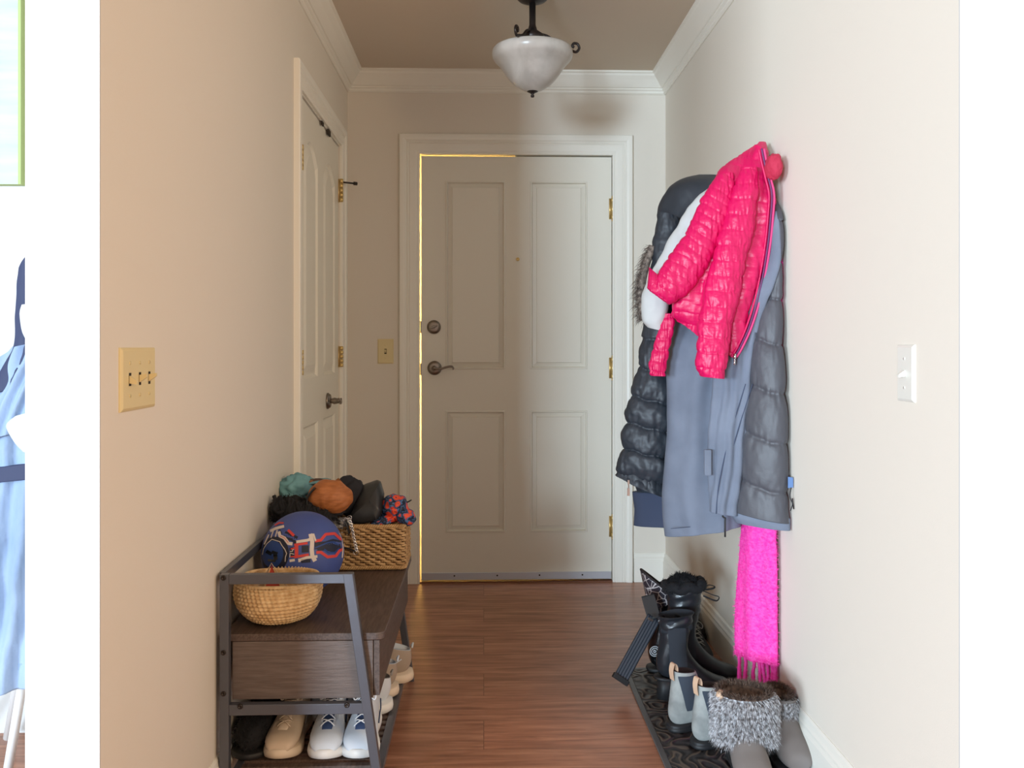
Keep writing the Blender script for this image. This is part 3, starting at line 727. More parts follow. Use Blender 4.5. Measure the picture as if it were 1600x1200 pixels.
obj('crown', lump(c, .070,.050,.054, rot=(0,.1,.1), amp=.08, fr=1.6, seed=11, folds=fold_c), M['cinnamon'], t)
m_ = MB().tube([Vector(p) for p in catmull([tuple(basket_at(u_,v_,2.700)) for u_,v_ in ((492,762),(481,776),(480,790),(487,800))],18)],.006,8,flat=.6)
obj('hat_band', m_, M['softleather'], t)
m_ = MB().add([tuple(basket_at(524,750,2.78)),tuple(basket_at(529,746.5,2.78)),tuple(basket_at(538,757,2.77)),tuple(basket_at(524,750,2.784)),tuple(basket_at(529,746.5,2.784)),tuple(basket_at(538,757,2.774))],[(0,1,2),(5,4,3),(0,3,4,1),(1,4,5,2),(2,5,3,0)])
obj('care_tag', m_, M['cinnamon2'], t, smooth=False)
c = basket_at(485,772,2.84)
t = thing('slouch_hat', 'ochre brown hat with dark crown squeezed between teal and cinnamon hats', 'hat', c-Vector((0,0,.05)))
obj('crown', lump(c, .036,.04,.044, rot=(0,.3,0), amp=.2, seed=14, folds=fold_c), M['cinnamon2'], t)
obj('dark_top', lump(c+Vector((.022,.012,.028)), .040,.035,.020, rot=(0,.12,0), amp=.1, seed=15), M['brownc'], t)
# black cap sticking up
c = basket_at(547,770,2.84)
t = thing('cap', 'black cap standing upright between the cinnamon hat and leather bag', 'hat', c-Vector((0,0,.06)))
obj('crown', lump(c+Vector((.004,0,-.014)), .042,.035,.062, rot=(0,.30,0), amp=.10, seed=21), M['navycap'], t)
obj('brim', lump(c+Vector((-.014,-.01,.016)), .034,.010,.044, rot=(0,.45,.2), amp=.05, seed=22), M['navycap'], t)
# black leather bag, angular
def P3(u,v,Y): return tuple(U(u,v,Y))
t = thing('leather_bag', 'slouched black leather bag leaning in the basket beside the patterned bundle', 'bag', basket_at(575,820,2.82))
m_ = MB()
front = [P3(548,800,2.79),P3(566,757,2.83),P3(588,749.5,2.83),P3(594,752,2.82),P3(600,772,2.80),P3(598,800,2.77),P3(590,817,2.765),P3(560,822,2.765),P3(535,818,2.77)]
ridge = P3(577,782,2.765)
back = [(x,y+.06,z_-.004) for x,y,z_ in front]
front = [tuple(p) for i in range(len(front)) for p in ([Vector(front[i])*.5+Vector(front[i])*.5, Vector(front[i]).lerp(Vector(front[(i+1)%len(front)]),.12), Vector(front[i]).lerp(Vector(front[(i+1)%len(front)]),.88)])]
back = [(x,y+.06,z_-.004) for x,y,z_ in front]
n = len(front); rg = Vector(ridge)
mid = [tuple(Vector(p).lerp(rg,.35)+Vector((0,-.006,0))) for p in front]; inn_ = [tuple(Vector(p).lerp(rg,.75)) for p in front]
vs = inn_+mid+front+back
fs = [(k*n+i,k*n+(i+1)%n,(k+1)*n+(i+1)%n,(k+1)*n+i) for k in range(3) for i in range(n)]+[tuple(range(n))[::-1],tuple(3*n+i for i in range(n))]
m_.add(vs,fs); obj('bag_body', m_, M['softleather'], t, sub=1)
m_ = MB().tube([Vector(p) for p in catmull([P3(577,781,2.768),P3(581,792,2.768),P3(586,806,2.763),P3(588,815,2.762)],12)],.0012,5); obj('seam', m_, M['leather'], t)
# floral bundle
def floral():
    m = bpy.data.materials.new('floral_print'); m.use_nodes = True; nt = m.node_tree; b = nt.nodes['Principled BSDF']
    tc = nt.nodes.new('ShaderNodeTexCoord'); n = nt.nodes.new('ShaderNodeTexNoise'); n.inputs['Scale'].default_value = 30; n.inputs['Detail'].default_value = 1
    nt.links.new(tc.outputs['Object'], n.inputs[0])
    mx = nt.nodes.new('ShaderNodeMix'); mx.data_type = 'VECTOR'; mx.inputs[0].default_value = .035
    nt.links.new(tc.outputs['Object'], mx.inputs[4]); nt.links.new(n.outputs['Color'], mx.inputs[5])
    vo = nt.nodes.new('ShaderNodeTexVoronoi'); vo.inputs['Scale'].default_value = 38; nt.links.new(mx.outputs[1], vo.inputs['Vector'])
    r = nt.nodes.new('ShaderNodeValToRGB'); r.color_ramp.interpolation = 'CONSTANT'; e = r.color_ramp.elements
    e[0].color = srgb(60,30,60); e[0].position = 0; e[1].position = .10; e[1].color = srgb(226,84,56)
    for pos,c_ in ((.38,(196,50,50)),(.46,(66,104,150)),(.55,(26,32,56)),(.70,(58,96,140)),(.78,(24,28,48))):
        x = e.new(pos); x.color = srgb(*c_)
    nt.links.new(vo.outputs['Distance'], r.inputs[0]); nt.links.new(r.outputs[0], b.inputs['Base Color']); b.inputs['Roughness'].default_value = .6
    return m
M['floral'] = floral()
t = thing('cloth_bundle', 'navy cloth bundle printed with orange flowers overhanging the basket corner', 'cloth', basket_at(622,815,2.80))
mb = lump(basket_at(617,792,2.81), .043,.050,.040, rot=(0,.35,0), amp=.12, seed=31, folds=lambda d: .05*math.sin(5*math.atan2(d.z,d.x)+2))
m2 = lump(basket_at(632,806,2.80), .038,.045,.027, rot=(0,.5,0), amp=.12, seed=32); mb.add(m2.v,m2.f)
m2 = lump(basket_at(600,812,2.80), .045,.045,.018, rot=(0,-.2,0), amp=.2, seed=33); mb.add(m2.v,m2.f)
obj('printed_cloth', mb, M['floral'], t)
obj('toggle_cord', MB().tube([U(636,785,2.78),U(640,783,2.775),U(643,781,2.775)],.0022,6), M['black_rubber'], t)
t = thing('cloth_scrap', 'speckled white and black fluffy scarf end under the cinnamon hat', 'scarf', basket_at(530,830,2.78))
mb = lump(basket_at(527,818,2.77), .042,.03,.014, amp=.4, fr=4, seed=40); strands(mb, surf_sampler(mb), 500,.007,.0015,seed=4)
M['speck'] = mat('speckled_wool', srgb(210,208,208), .9, col2=srgb(24,24,28), vs=45, detail=2); obj('wool', mb, M['speck'], t)
# strap + chain
t = thing('chain_strap', 'black leather strap with silver chain hanging over the basket front', 'chain', basket_at(548,815,2.74))
obj('strap', MB().tube([Vector(p) for p in catmull([P3(556,862,2.738),P3(545,857,2.742),P3(533,855,2.745),P3(522,850,2.748)],16)],.0058,8,flat=.35), M['leather'], t)
m_ = MB().tube([Vector(p) for p in catmull([P3(522,822,2.752),P3(527,832,2.742),P3(533,841,2.742)],10)],.006,8,flat=.4); obj('strap', m_, M['leather'], t)
obj('strap', MB().tube([Vector(p) for p in catmull([P3(540,812,2.742),P3(543,822,2.738),P3(546,834,2.742)],10)],.005,8,flat=.4), M['leather'], t)
ch_ = catmull([P3(546,812,2.733),P3(549,822,2.732),P3(552,836,2.732),P3(555,850,2.732),P3(557,860,2.731)],20)
def link(mb, c, d, rad, tw, thick):
    c = Vector(c); d = Vector(d).normalized(); a = d.orthogonal().normalized(); a.rotate(Matrix.Rotation(tw,3,d))
    mb.tube([c+d*rad*1.5*math.cos(q)+a*rad*math.sin(q) for q in [2*PI*k/14 for k in range(14)]],thick,6,closed=True)
for i in range(19):
    m_ = MB(); link(m_, ch_[i], Vector(ch_[i+1])-Vector(ch_[i]), .0040, (i%2)*PI/2+.5, .0012); obj('chain_link', m_, M['silver'], t)
for (u_,v_,r) in ((546,809,.0065),(556,863,.0075),(538.5,811,.0055)):
    m_ = MB(); c = U(u_,v_,2.731); m_.tube([c+Vector((r*math.cos(q),0,r*math.sin(q))) for q in [2*PI*k/20 for k in range(20)]],.0011,6,closed=True); obj('ring', m_, M['silver'], t)

# ================================================================== FOOTWEAR
def shell(seq, n=40, k=60, th=.004, inner=.05, pw=.85, wr=None):
    """seq of (Fx,Fz,Bx,Bz,w): rings spanned in side view between F and B, half width w"""
    S_ = catmull(seq,k); rings = []
    for i,(fx,fz,bx,bz,w_) in enumerate(S_):
        F_ = Vector((fx,0,fz)); B_ = Vector((bx,0,bz)); c = (F_+B_)/2; h = (F_-B_)/2; ring = []
        for j in range(n):
            a = 2*PI*j/n; ca,sa = math.cos(a),math.sin(a)
            sw_ = math.copysign(abs(sa)**pw, sa)
            p = c+h*ca+Vector((0,w_*sw_,0))
            if wr: p += (p-c).normalized()*wr(p, a, i/k)
            ring.append(p)
        rings.append(ring)
    # lip and inner lining
    fx,fz,bx,bz,w_ = S_[-1]; c = sum(rings[-1],Vector())/n
    lip = [c+(p-c)*(1-th/max((p-c).length,1e-4))+Vector((0,0,.0015)) for p in rings[-1]]
    inn = []
    for d in (.3,.7,1.0):
        inn.append([c+(p-c)*(1-(th+.002)/max((p-c).length,1e-4))+Vector((0,0,-inner*d)) for p in rings[-1]])
    return rings, [lip]+inn
def sole_mesh(pts, z0, z1, flare=.003, heel=None, curve=None, n=60):
    """pts: [(x, halfwidth)]; closed outline extruded z0->z1; curve(x)->dz"""
    xs = catmull(pts,n//2); out = [(x,max(w_,.001)) for x,w_ in xs]+[(x,-max(w_,.001)) for x,w_ in xs[::-1]]
    L = []
    for z_,fl in ((z0,-.002),(z0+.002,flare*.6),((z0+z1)/2,flare),(z1-.002,flare*.5),(z1,-.001)):
        ring = []
        for x,y in out:
            s_ = 1+fl/.05; xx = (x-.13)*(1+fl/.14)+.13
            ring.append(Vector((xx,y*s_,z_+(curve(x) if curve else 0))))
        L.append(ring)
    return MB().rings(L)
SOLE = [(-.006,.012),(.0,.024),(.02,.035),(.06,.036),(.11,.034),(.16,.042),(.20,.050),(.235,.048),(.262,.036),(.278,.018),(.283,.006)]
def sneaker(name, label, loc, rz, up, so, lace, accent, group=None, scale=1.0, hi=0, tongue=None):
    t = thing(name, label, 'shoe', loc, rz, group); t.scale = (scale,)*3
    cv_ = lambda x: .010*max(0,(x-.2)/.08)**2+.006*max(0,(.02-x)/.03)
    obj('sole', sole_mesh(SOLE,0,.026,.004,curve=cv_), so, t, world=False)
    seq = [(.280,.034,.281,.026,.008),(.272,.052,.276,.022,.030),(.250,.066,.255,.020,.043),(.215,.074,.220,.020,.047),(.180,.088,.165,.020,.043),(.150,.104,.105,.020,.037),(.128,.118,.050,.020,.035),(.112,.124,.012,.030,.034),(.104,.122+hi*.5,-.003,.060,.033),(.098,.118+hi,-.002,.092+hi,.031)]
    rings,inn = shell(seq)
    obj('upper', MB().rings(rings,True,False), up, t, world=False)
    lin = MB().rings([rings[-1]]+inn,False,True); obj('lining', lin, accent, t, world=False)
    # tongue
    tg = lump((.118,0,.118+hi),.030,.022,.008,rot=(0,.75,0),amp=.05); tg.tube([(.232,0,.068),(.205,0,.0755),(.18,0,.086),(.155,0,.100),(.132,0,.114)],.015,10,flat=.30); obj('tongue', tg, tongue or up, t, world=False)
    m_ = MB()
    for q in range(5):
        x = .218-q*.022; z_ = .077+q*.0098; w_ = .019
        for s_ in (-1,1):
            m_.tube([(x,-w_*s_,z_-.004),(x-.005,-w_*.5*s_,z_+.004),(x-.009,0,z_+.008),(x-.013,w_*.5*s_,z_+.009),(x-.018,w_*s_,z_+.004)],.0024,6,flat=.6)
    for s_ in (-1,1): m_.tube([Vector(p) for p in catmull([(.112,0,.127),(.115,.018*s_,.136),(.125,.032*s_,.125),(.13,.028*s_,.112),(.118,.008*s_,.124)],20)],.0020,6)
    obj('laces', m_, lace, t, world=False)
    for s_ in (-1,1):
        m_ = MB(); m_.tube([Vector(p) for p in catmull([(.03,.0345*s_,.075),(.06,.0385*s_,.060),(.10,.0405*s_,.062),(.135,.0415*s_,.046)],16)],.0022,5); obj('side_stripe', m_, accent, t, world=False)
    m_ = MB().tube([(-.004,-.012,.10+hi*.9),(-.008,0,.112+hi*.9),(-.004,.012,.10+hi*.9)],.003,6,flat=.5); obj('heel_tab', m_, accent, t, world=False)
    return t
M['greige'] = mat('greige_mesh', srgb(176,160,144), .8, weave=.5, ws=500); M['creamsole'] = mat('cream_rubber', srgb(222,204,182), .55)
M['whitemesh'] = mat('white_mesh', srgb(214,222,232), .7, weave=.4, ws=500); M['whitesole'] = mat('white_rubber', srgb(230,230,228), .5)
M['navymesh'] = mat('navy_mesh', srgb(40,60,96), .8); M['lacew'] = mat('white_lace', srgb(228,230,234), .8)
M['beigeshoe'] = mat('beige_leather', srgb(206,186,164), .5); M['greymesh'] = mat('grey_mesh', srgb(150,146,142), .8)
RK = .101
sneaker('sneaker', 'greige sneaker with a cream sole poking out of the far end of the bench rack', (-.228,2.735,RK), PI+.16, M['greige'], M['creamsole'], M['greige'], M['whitemesh'])
sneaker('sneaker', 'greige sneaker behind the white sneaker in the bench rack', (-.262,2.622,RK), PI+.16, M['greige'], M['creamsole'], M['greige'], M['whitemesh'])
sneaker('sneaker', 'white sneaker with curved sole beside the bench front leg', (-.268,2.510,RK), PI+.14, M['whitemesh'], M['whitesole'], M['lacew'], M['greymesh'])
sneaker('sneaker', 'white sneaker with navy tongue and white laces, toe forward behind the near bench frame', (-.408,2.448,RK), -PI/2+.05, M['whitemesh'], M['whitesole'], M['lacew'], M['navymesh'], scale=.92, tongue=M['navymesh'])
sneaker('sneaker', 'white sneaker with navy tongue whose toe is next to the slanted bench leg', (-.314,2.444,RK), -PI/2+.0, M['whitemesh'], M['whitesole'], M['lacew'], M['navymesh'], scale=.90, tongue=M['navymesh'])
sneaker('sneaker', 'beige sneaker between the black slipper and the white sneakers', (-.502,2.448,RK), -PI/2-.04, M['beigeshoe'], M['creamsole'], M['beigeshoe'], M['greymesh'], scale=.90)
# fuzzy black slipper near the wall
t = thing('slipper', 'fuzzy black slipper in the rack nearest the wall', 'slipper', (-.592,2.448,RK), -PI/2)
mb = sole_mesh([(x*.85,w_) for x,w_ in SOLE if x<.3],0,.016); obj('sole', mb, M['black_rubber'], t, world=False)
mb = lump((.155,0,.045),.085,.046,.045,amp=.08,seed=50); mb2 = lump((.03,0,.05),.036,.042,.045,amp=.1,seed=51); mb.add(mb2.v,mb2.f)
strands(mb, surf_sampler(mb), 2500,.012,.0014,seed=6); mb.v = [Vector((p.x,p.y,max(p.z,.012))) for p in mb.v]
obj('fuzzy_upper', mb, M['blackfur'], t, world=False)

# ------------------------------------------------------------------ boot tray mat
def mat_material():
    m = bpy.data.materials.new('scroll_rubber_mat'); m.use_nodes = True; nt = m.node_tree; b = nt.nodes['Principled BSDF']
    tc = nt.nodes.new('ShaderNodeTexCoord'); n = nt.nodes.new('ShaderNodeTexNoise'); n.inputs['Scale'].default_value = 9; n.inputs['Detail'].default_value = 1
    nt.links.new(tc.outputs['Object'], n.inputs[0]); mt = nt.nodes.new('ShaderNodeMath'); mt.operation = 'MULTIPLY'; mt.inputs[1].default_value = 60
    nt.links.new(n.outputs[0], mt.inputs[0]); sn = nt.nodes.new('ShaderNodeMath'); sn.operation = 'SINE'; nt.links.new(mt.outputs[0], sn.inputs[0])
    r = nt.nodes.new('ShaderNodeValToRGB'); r.color_ramp.elements[0].position = .55; r.color_ramp.elements[1].position = .85
    r.color_ramp.elements[0].color = srgb(48,44,44); r.color_ramp.elements[1].color = srgb(96,84,74)
    nt.links.new(sn.outputs[0], r.inputs[0]); nt.links.new(r.outputs[0], b.inputs['Base Color']); b.inputs['Roughness'].default_value = .45
    bn = nt.nodes.new('ShaderNodeBump'); bn.inputs['Strength'].default_value = .8; bn.inputs['Distance'].default_value = .003
    nt.links.new(sn.outputs[0], bn.inputs['Height']); nt.links.new(bn.outputs[0], b.inputs['Normal']); return m
MX0, MX1, MY0, MY1 = .487, .855, 2.10, 3.065
t = thing('boot_mat', 'dark rubber boot mat with scroll relief along the right wall', 'mat', ((MX0+MX1)/2,(MY0+MY1)/2,0))
obj('mat_face', MB().box((MX0+.018,MY0+.018,0),(MX1-.018,MY1-.018,.006)), mat_material(), t, smooth=False)
m_ = MB(); 
for a,b in (((MX0,MY0),(MX1,MY0+.018)),((MX0,MY1-.018),(MX1,MY1)),((MX0,MY0+.018),(MX0+.018,MY1-.018)),((MX1-.018,MY0+.018),(MX1,MY1-.018))):
    m_.box((a[0],a[1],0),(b[0],b[1],.0062))
M['matrim'] = mat('grey_rubber_rim', srgb(84,84,86), .4)
obj('mat_rim', m_, M['matrim'], t, smooth=False, bevel=.002)
FZ = .0065
# ------------------------------------------------------------------ tall black heeled boots
def heeled_boot(label, loc, rz, H, fluffy, lean=0.0, group=None, scale=1):
    t = thing('ankle_boot', label, 'boot', loc, rz, group); t.scale = (scale,)*3
    HB = .062
    cvz = lambda x: HB*(1/(1+math.exp((x-.095)/.020)))
    obj('sole', sole_mesh([(x*.92,w_*.86) for x,w_ in SOLE],0,.010,.002,curve=lambda x: cvz(x)*.98), M['black_rubber'], t, world=False)
    L = []
    for z_,sx,sy in ((0,.046,.030),(.03,.046,.030),(HB-.002,.054,.033)):
        L.append([Vector((.030-.006*(1-z_/HB)+sx/2*math.copysign(abs(math.cos(a))**.7,math.cos(a))*1.05, sy*math.copysign(abs(math.sin(a))**.8,math.sin(a)), z_)) for a in [2*PI*k/32 for k in range(32)]])
    obj('heel', MB().rings(L), M['black_rubber'], t, world=False)
    seq = [(.252,.016,.254,.008,.006),(.246,.040,.250,.008,.024),(.225,.056,.232,.009,.036),(.190,.068,.195,.010,.041),(.150,.092,.140,.018,.038),(.118,.125,.085,.045,.033),(.104,.150,.030,.064,.032),(.100,.165,.004,.085,.033),(.102,.190,.000,.125,.036),(.108,.220,.010,.180,.040),(.114,.250,.008,.235,.043),(.120,H-.005,.004,H-.015,.045)]
    if H < .22: seq = seq[:-2]+[(.112,H-.004,.006,H-.012,.040)]
    def wr(p,a,s_):
        f = max(0,(p.z-.17)/.08); f = min(1,f)
        return .004*f*math.sin(p.z*190+2*math.sin(a*2))*(.6+.4*N(a*2,p.z*30))
    rings,inn = shell(seq,wr=wr,k=90,n=48)
    obj('leather_upper', MB().rings(rings,True,False), M['leather'], t, world=False)
    obj('lining', MB().rings([rings[-1]]+inn,False,True), M['blackfab'], t, world=False)
    for s_ in (-1,1):     # elastic side gusset
        g = []
        for i in range(14):
            z_ = .085+i*(.155)/13; xc = .066-.010*(i/13); hw = .033
            wv = .0005
            row = []
            for j in range(9):
                x = xc-hw+2*hw*j/8
                best = None
                # find surface half width from rings near (x,z)
                row.append((x,z_))
            g.append(row)
        def yat(x,z_):
            # approximate from rings: nearest vertex on this side
            bd=1e9; by=.035
            for r in rings[::2]:
                for p in r:
                    if p.y*s_ > 0.012:
                        d = (p.x-x)**2+(p.z-z_)**2
                        if d < bd: bd = d; by = abs(p.y)
            return by
        mb = MB(); vs = []
        for row in g:
            for x,z_ in row: vs.append((x, s_*(yat(x,z_)+.0022), z_))
        mb.add(vs,[(i*9+j,i*9+j+1,(i+1)*9+j+1,(i+1)*9+j) for i in range(13) for j in range(8)])
        o = obj('elastic_gusset', mb, M['blackfab'], t, world=False); sm = o.modifiers.new('smooth','SMOOTH'); sm.iterations = 6; sm.factor = .6
    if fluffy:
        mb = MB(); top = rings[-1]; c = sum(top,Vector())/len(top)
        ring = [c+(p-c)*1.02+Vector((0,0,.012+.006*math.sin(i*.9))) for i,p in enumerate(top)]
        mb.tube(ring,.017,10,closed=True); mb2 = lump(c+Vector((.0,0,.016)),.052,.040,.028,amp=.3,fr=3,seed=60); mb.add(mb2.v,mb2.f)
        strands(mb,surf_sampler(mb),3600,.010,.0016,seed=8,droop=.1,jitter=.9); obj('fleece_lining', mb, M['blackfur'], t, world=False)
        for s_ in (-1,1):
            mb = MB().tube([Vector(p) for p in catmull([(.115,.02*s_,H-.01),(.150,.022*s_,H-.005-.02*(s_<0)),(.172,.026*s_,H-.012-.02*(s_<0)),(.160,.034*s_,H-.022-.02*(s_<0)),(.118,.034*s_,H-.025)],24)],.0034,7,flat=.5); obj('pull_loop', mb, M['black_rubber'], t, world=False)
    return t
heeled_boot('smooth black heeled ankle boot standing nearest on the mat, elastic side panel', (.556,2.805,FZ), .02, .277, False)
heeled_boot('black heeled boot with fluffy fleece top and pull loops against the wall', (.610,2.920,FZ), .0, .326, True)
# ------------------------------------------------------------------ boot with patterned collar and long strap
def crackle():
    m = bpy.data.materials.new('crackle_print'); m.use_nodes = True; nt = m.node_tree; b = nt.nodes['Principled BSDF']
    tc = nt.nodes.new('ShaderNodeTexCoord'); vo = nt.nodes.new('ShaderNodeTexVoronoi'); vo.feature = 'DISTANCE_TO_EDGE'; vo.inputs['Scale'].default_value = 42
    nt.links.new(tc.outputs['Object'], vo.inputs['Vector']); r = nt.nodes.new('ShaderNodeValToRGB'); e = r.color_ramp.elements
    e[0].position = 0; e[0].color = srgb(216,206,204); e[1].position = .07; e[1].color = srgb(52,48,56)
    nt.links.new(vo.outputs['Distance'], r.inputs[0]); nt.links.new(r.outputs[0], b.inputs['Base Color']); b.inputs['Roughness'].default_value = .35
    return m
M['crackle'] = crackle(); M['darkbrown'] = mat('dark_lining', srgb(44,34,36), .8)
M['ribstrap'] = mat('ribbed_strap', srgb(50,56,66), .5)
M['logo'] = mat('logo_white', srgb(214,218,222), .5)
t = thing('buckle_boot', 'glossy black boot with crackle-print collar and long ribbed strap at the mat corner', 'boot', (.576,3.040,FZ), .06)
seq = [(.262,.02,.264,.010,.006),(.256,.050,.260,.010,.028),(.235,.068,.240,.010,.040),(.200,.078,.200,.010,.045),(.160,.100,.140,.012,.043),(.128,.130,.075,.012,.038),(.112,.155,.020,.016,.037),(.108,.180,-.002,.050,.038),(.106,.210,.000,.110,.040),(.110,.250,.006,.180,.042),(.120,.285,-.004,.270,.047)]
sh_ = lambda x: x if x < .1 else .1+(x-.1)*.5
seq = [(sh_(a_),b_,sh_(c_),d_,e_) for a_,b_,c_,d_,e_ in seq]
rings,inn = shell(seq,n=48,k=80); obj('boot_shell', MB().rings(rings,True,False), M['gloss'], t, world=False)
obj('sole', sole_mesh([(sh_(x*.95),w_*.95) for x,w_ in SOLE],0,.014,.003), M['black_rubber'], t, world=False)
# flared collar: high at the back (-x, rising to the left)
base = rings[-6]; c = sum(base,Vector())/len(base); L = []
for k in range(12):
    s_ = k/11; ring = []
    for p in base:
        d = p-c; bk_ = max(0,-d.x/.055); fr = max(0,d.x/.055)
        q = p+Vector((d.x*.50*s_-.004*s_, d.y*.30*s_, s_*(.046+.092*bk_-.004*fr)))
        ring.append(q)
    L.append(ring)
obj('collar', MB().rings(L,False,False), M['crackle'], t, world=False).modifiers.new('solid','SOLIDIFY').thickness = .004
m_ = MB().tube(L[-1],.0045,8,closed=True); obj('collar_rim', m_, M['darkbrown'], t, world=False)
m_ = MB(); inn2 = [[c+(p-c)*.88+Vector((0,0,-.02)) for p in L[3]],[c+(p-c)*.9 for p in L[8]]]; m_.rings([inn2[1],inn2[0]],False,True); obj('lining', m_, M['darkbrown'], t, world=False)
def wl(u,v,Y): # world -> local of this boot
    return Matrix.Rotation(-.06,3,'Z')@(U(u,v,Y)-Vector((.576,3.040,FZ)))
# ribbed strap hanging to the floor at the left
a = U(1022,965,2.90); b = U(969,1062,2.83); b.z = max(b.z,.012)
strap = []; nrm = Vector((0,-1,0))
def strapm(mb, a, b, wd, th, ribs):
    d = (b-a).normalized(); s_ = d.cross(Vector((0,1,0))).normalized(); n_ = s_.cross(d).normalized()
    if n_.y > 0: n_ = -n_
    L = []
    for k in range(20):
        c_ = a+(b-a)*k/19; ring = []
        for j in range(25):
            x = -1+2*j/24; rr = th*(1+.45*math.cos(ribs*PI*x)); ring.append(c_+s_*x*wd/2+n_*rr)
        ring += [c_+s_*wd/2-n_*th, c_-s_*wd/2-n_*th]; L.append(ring)
    return mb.rings(L)
R_inv = Matrix.Rotation(-.06,3,'Z'); tl = Vector((.576,3.040,FZ))
def tolocal(mb):
    mb.v = [R_inv@(p-tl) for p in mb.v]; return mb
ob_ = obj('ribbed_strap', tolocal(strapm(MB(), a, b, .048, .004, 5)), M['ribstrap'], t, world=False)
e_ = (b-a).normalized(); obj('strap_end', tolocal(strapm(MB(), b-e_*.010, b+e_*.006, .056, .007, 0)), M['black_rubber'], ob_, world=False)
a2 = U(1012,930,2.93); obj('strap_guide', tolocal(strapm(MB(), a2, a+Vector((0,-.004,-.004)), .044,.003,0)), M['softleather'], t, world=False)
for (u0,v0,u1,v1) in ((1013,966,1020,970),(1030,960,1038,965),(1031,967,1036,962)):
    obj('buckle', tolocal(MB().bar(U(u0,v0,2.835),U(u1,v1,2.835),.007,.004,up=(0,1,0))), M['silver'], t, smooth=False, world=False)
# round logo on the boot foot
lc2 = Vector((.010,-.036,.078))
m_ = MB()
for rr in (.017,.011): m_.tube([lc2+Vector((rr*math.cos(q),-.004,rr*math.sin(q))) for q in [2*PI*k/28 for k in range(28)]],.0016,5,closed=True)
m_.tube([lc2+Vector((-.003,-.004,.006)),lc2+Vector((-.003,-.004,-.006))],.0014,5); m_.tube([lc2+Vector((.004*math.cos(q),-.004,.004*math.sin(q))) for q in [2*PI*k/14 for k in range(14)]],.0014,5,closed=True)
obj('round_logo', m_, M['logo'], t, world=False)
# ------------------------------------------------------------------ black lace-up shoes at the wall
M['blkmesh'] = mat('black_suede', srgb(34,34,36), .7, bump=.3, bs=80)
M['palelace'] = mat('pale_lace', srgb(170,166,160), .6)
sneaker('lace_up_shoe', 'black high-top shoe with pale laces tucked behind the fleece boot', (.770,3.300,0), -PI/2-.0, M['blkmesh'], M['black_rubber'], M['palelace'], M['blackfab'], scale=.92, hi=.055)
sneaker('lace_up_shoe', 'black high-top shoe with pale laces closest to the baseboard', (.812,3.570,0), -PI/2+.0, M['blkmesh'], M['black_rubber'], M['palelace'], M['blackfab'], scale=.9, hi=.045)
# ------------------------------------------------------------------ grey suede chelsea boots
M['suede'] = mat('grey_suede', srgb(126,128,126), .85, col2=srgb(160,162,158), vs=16, bump=.3, bs=120, sheen=.3)
M['tan'] = mat('tan_leather', srgb(206,172,144), .55); M['slateelastic'] = mat('slate_elastic', srgb(58,66,78), .85, weave=.5, ws=900)
def chelsea(label, loc, rz, lining):
    t = thing('chelsea_boot', label, 'boot', loc, rz); t.scale = (.96,.96,.91)
    obj('sole', sole_mesh([(x*.95,w_*.9) for x,w_ in SOLE],0,.014,.002), M['black_rubber'], t, world=False)
    obj('heel', sole_mesh([(x*.95,w_*.88) for x,w_ in SOLE if x<.08]+[(.085,.01)],-.0,.022,.0), M['black_rubber'], t, world=False)
    seq = [(.262,.02,.264,.014,.006),(.256,.046,.260,.014,.026),(.235,.060,.240,.014,.038),(.200,.068,.200,.014,.043),(.160,.086,.140,.015,.040),(.122,.115,.075,.016,.034),(.102,.135,.020,.018,.034),(.096,.150,-.002,.045,.033),(.094,.165,.002,.100,.033),(.088,.180,.010,.165,.030),(.084,.184,.012,.190,.027)]
    rings,inn = shell(seq,n=48,k=80); obj('suede_upper', MB().rings(rings,True,False), M['suede'], t, world=False)
    obj('lining', MB().rings([rings[-1]]+inn,False,True), lining, t, world=False)
    for s_ in (-1,1):
        vs = []; nr = 14
        for i in range(nr):
            f = i/(nr-1); z_ = .066+.115*f; hw = .008+.026*f**.8
            for j in range(9):
                x = .046-hw+2*hw*j/8; bd=1e9; by=.035
                for r in rings[30:]:
                    for p in r[::1]:
                        if p.y*s_ > .01:
                            d = (p.x-x)**2+(p.z-z_)**2
                            if d<bd: bd=d; by=abs(p.y)
                vs.append((x,s_*(by+.0018),z_))
        o = obj('elastic_gusset', MB().add(vs,[(i*9+j,i*9+j+1,(i+1)*9+j+1,(i+1)*9+j) for i in range(nr-1) for j in range(8)]), M['slateelastic'], t, world=False)
        sm = o.modifiers.new('smooth','SMOOTH'); sm.iterations = 4
    mb = MB(); pts = catmull([(.006,0,.162),(.002,0,.190),(.006,0,.212),(.014,0,.214),(.020,0,.198),(.017,0,.176)],24)
    L = [[Vector((x,-.011,z_)),Vector((x,.011,z_)),Vector((x+.0016,.011,z_)),Vector((x+.0016,-.011,z_))] for x,_,z_ in pts]; mb.rings(L)
    obj('pull_tab', mb, M['tan'], t, world=False, smooth=False)
    return t
chelsea('grey suede chelsea boot with tan pull tab, left one of its pair on the mat', (.548,2.560,FZ), .36, M['darkbrown'])
chelsea('grey suede chelsea boot with tan pull tab, between its twin and the fur boots', (.592,2.450,FZ), .36, M['darkbrown'])
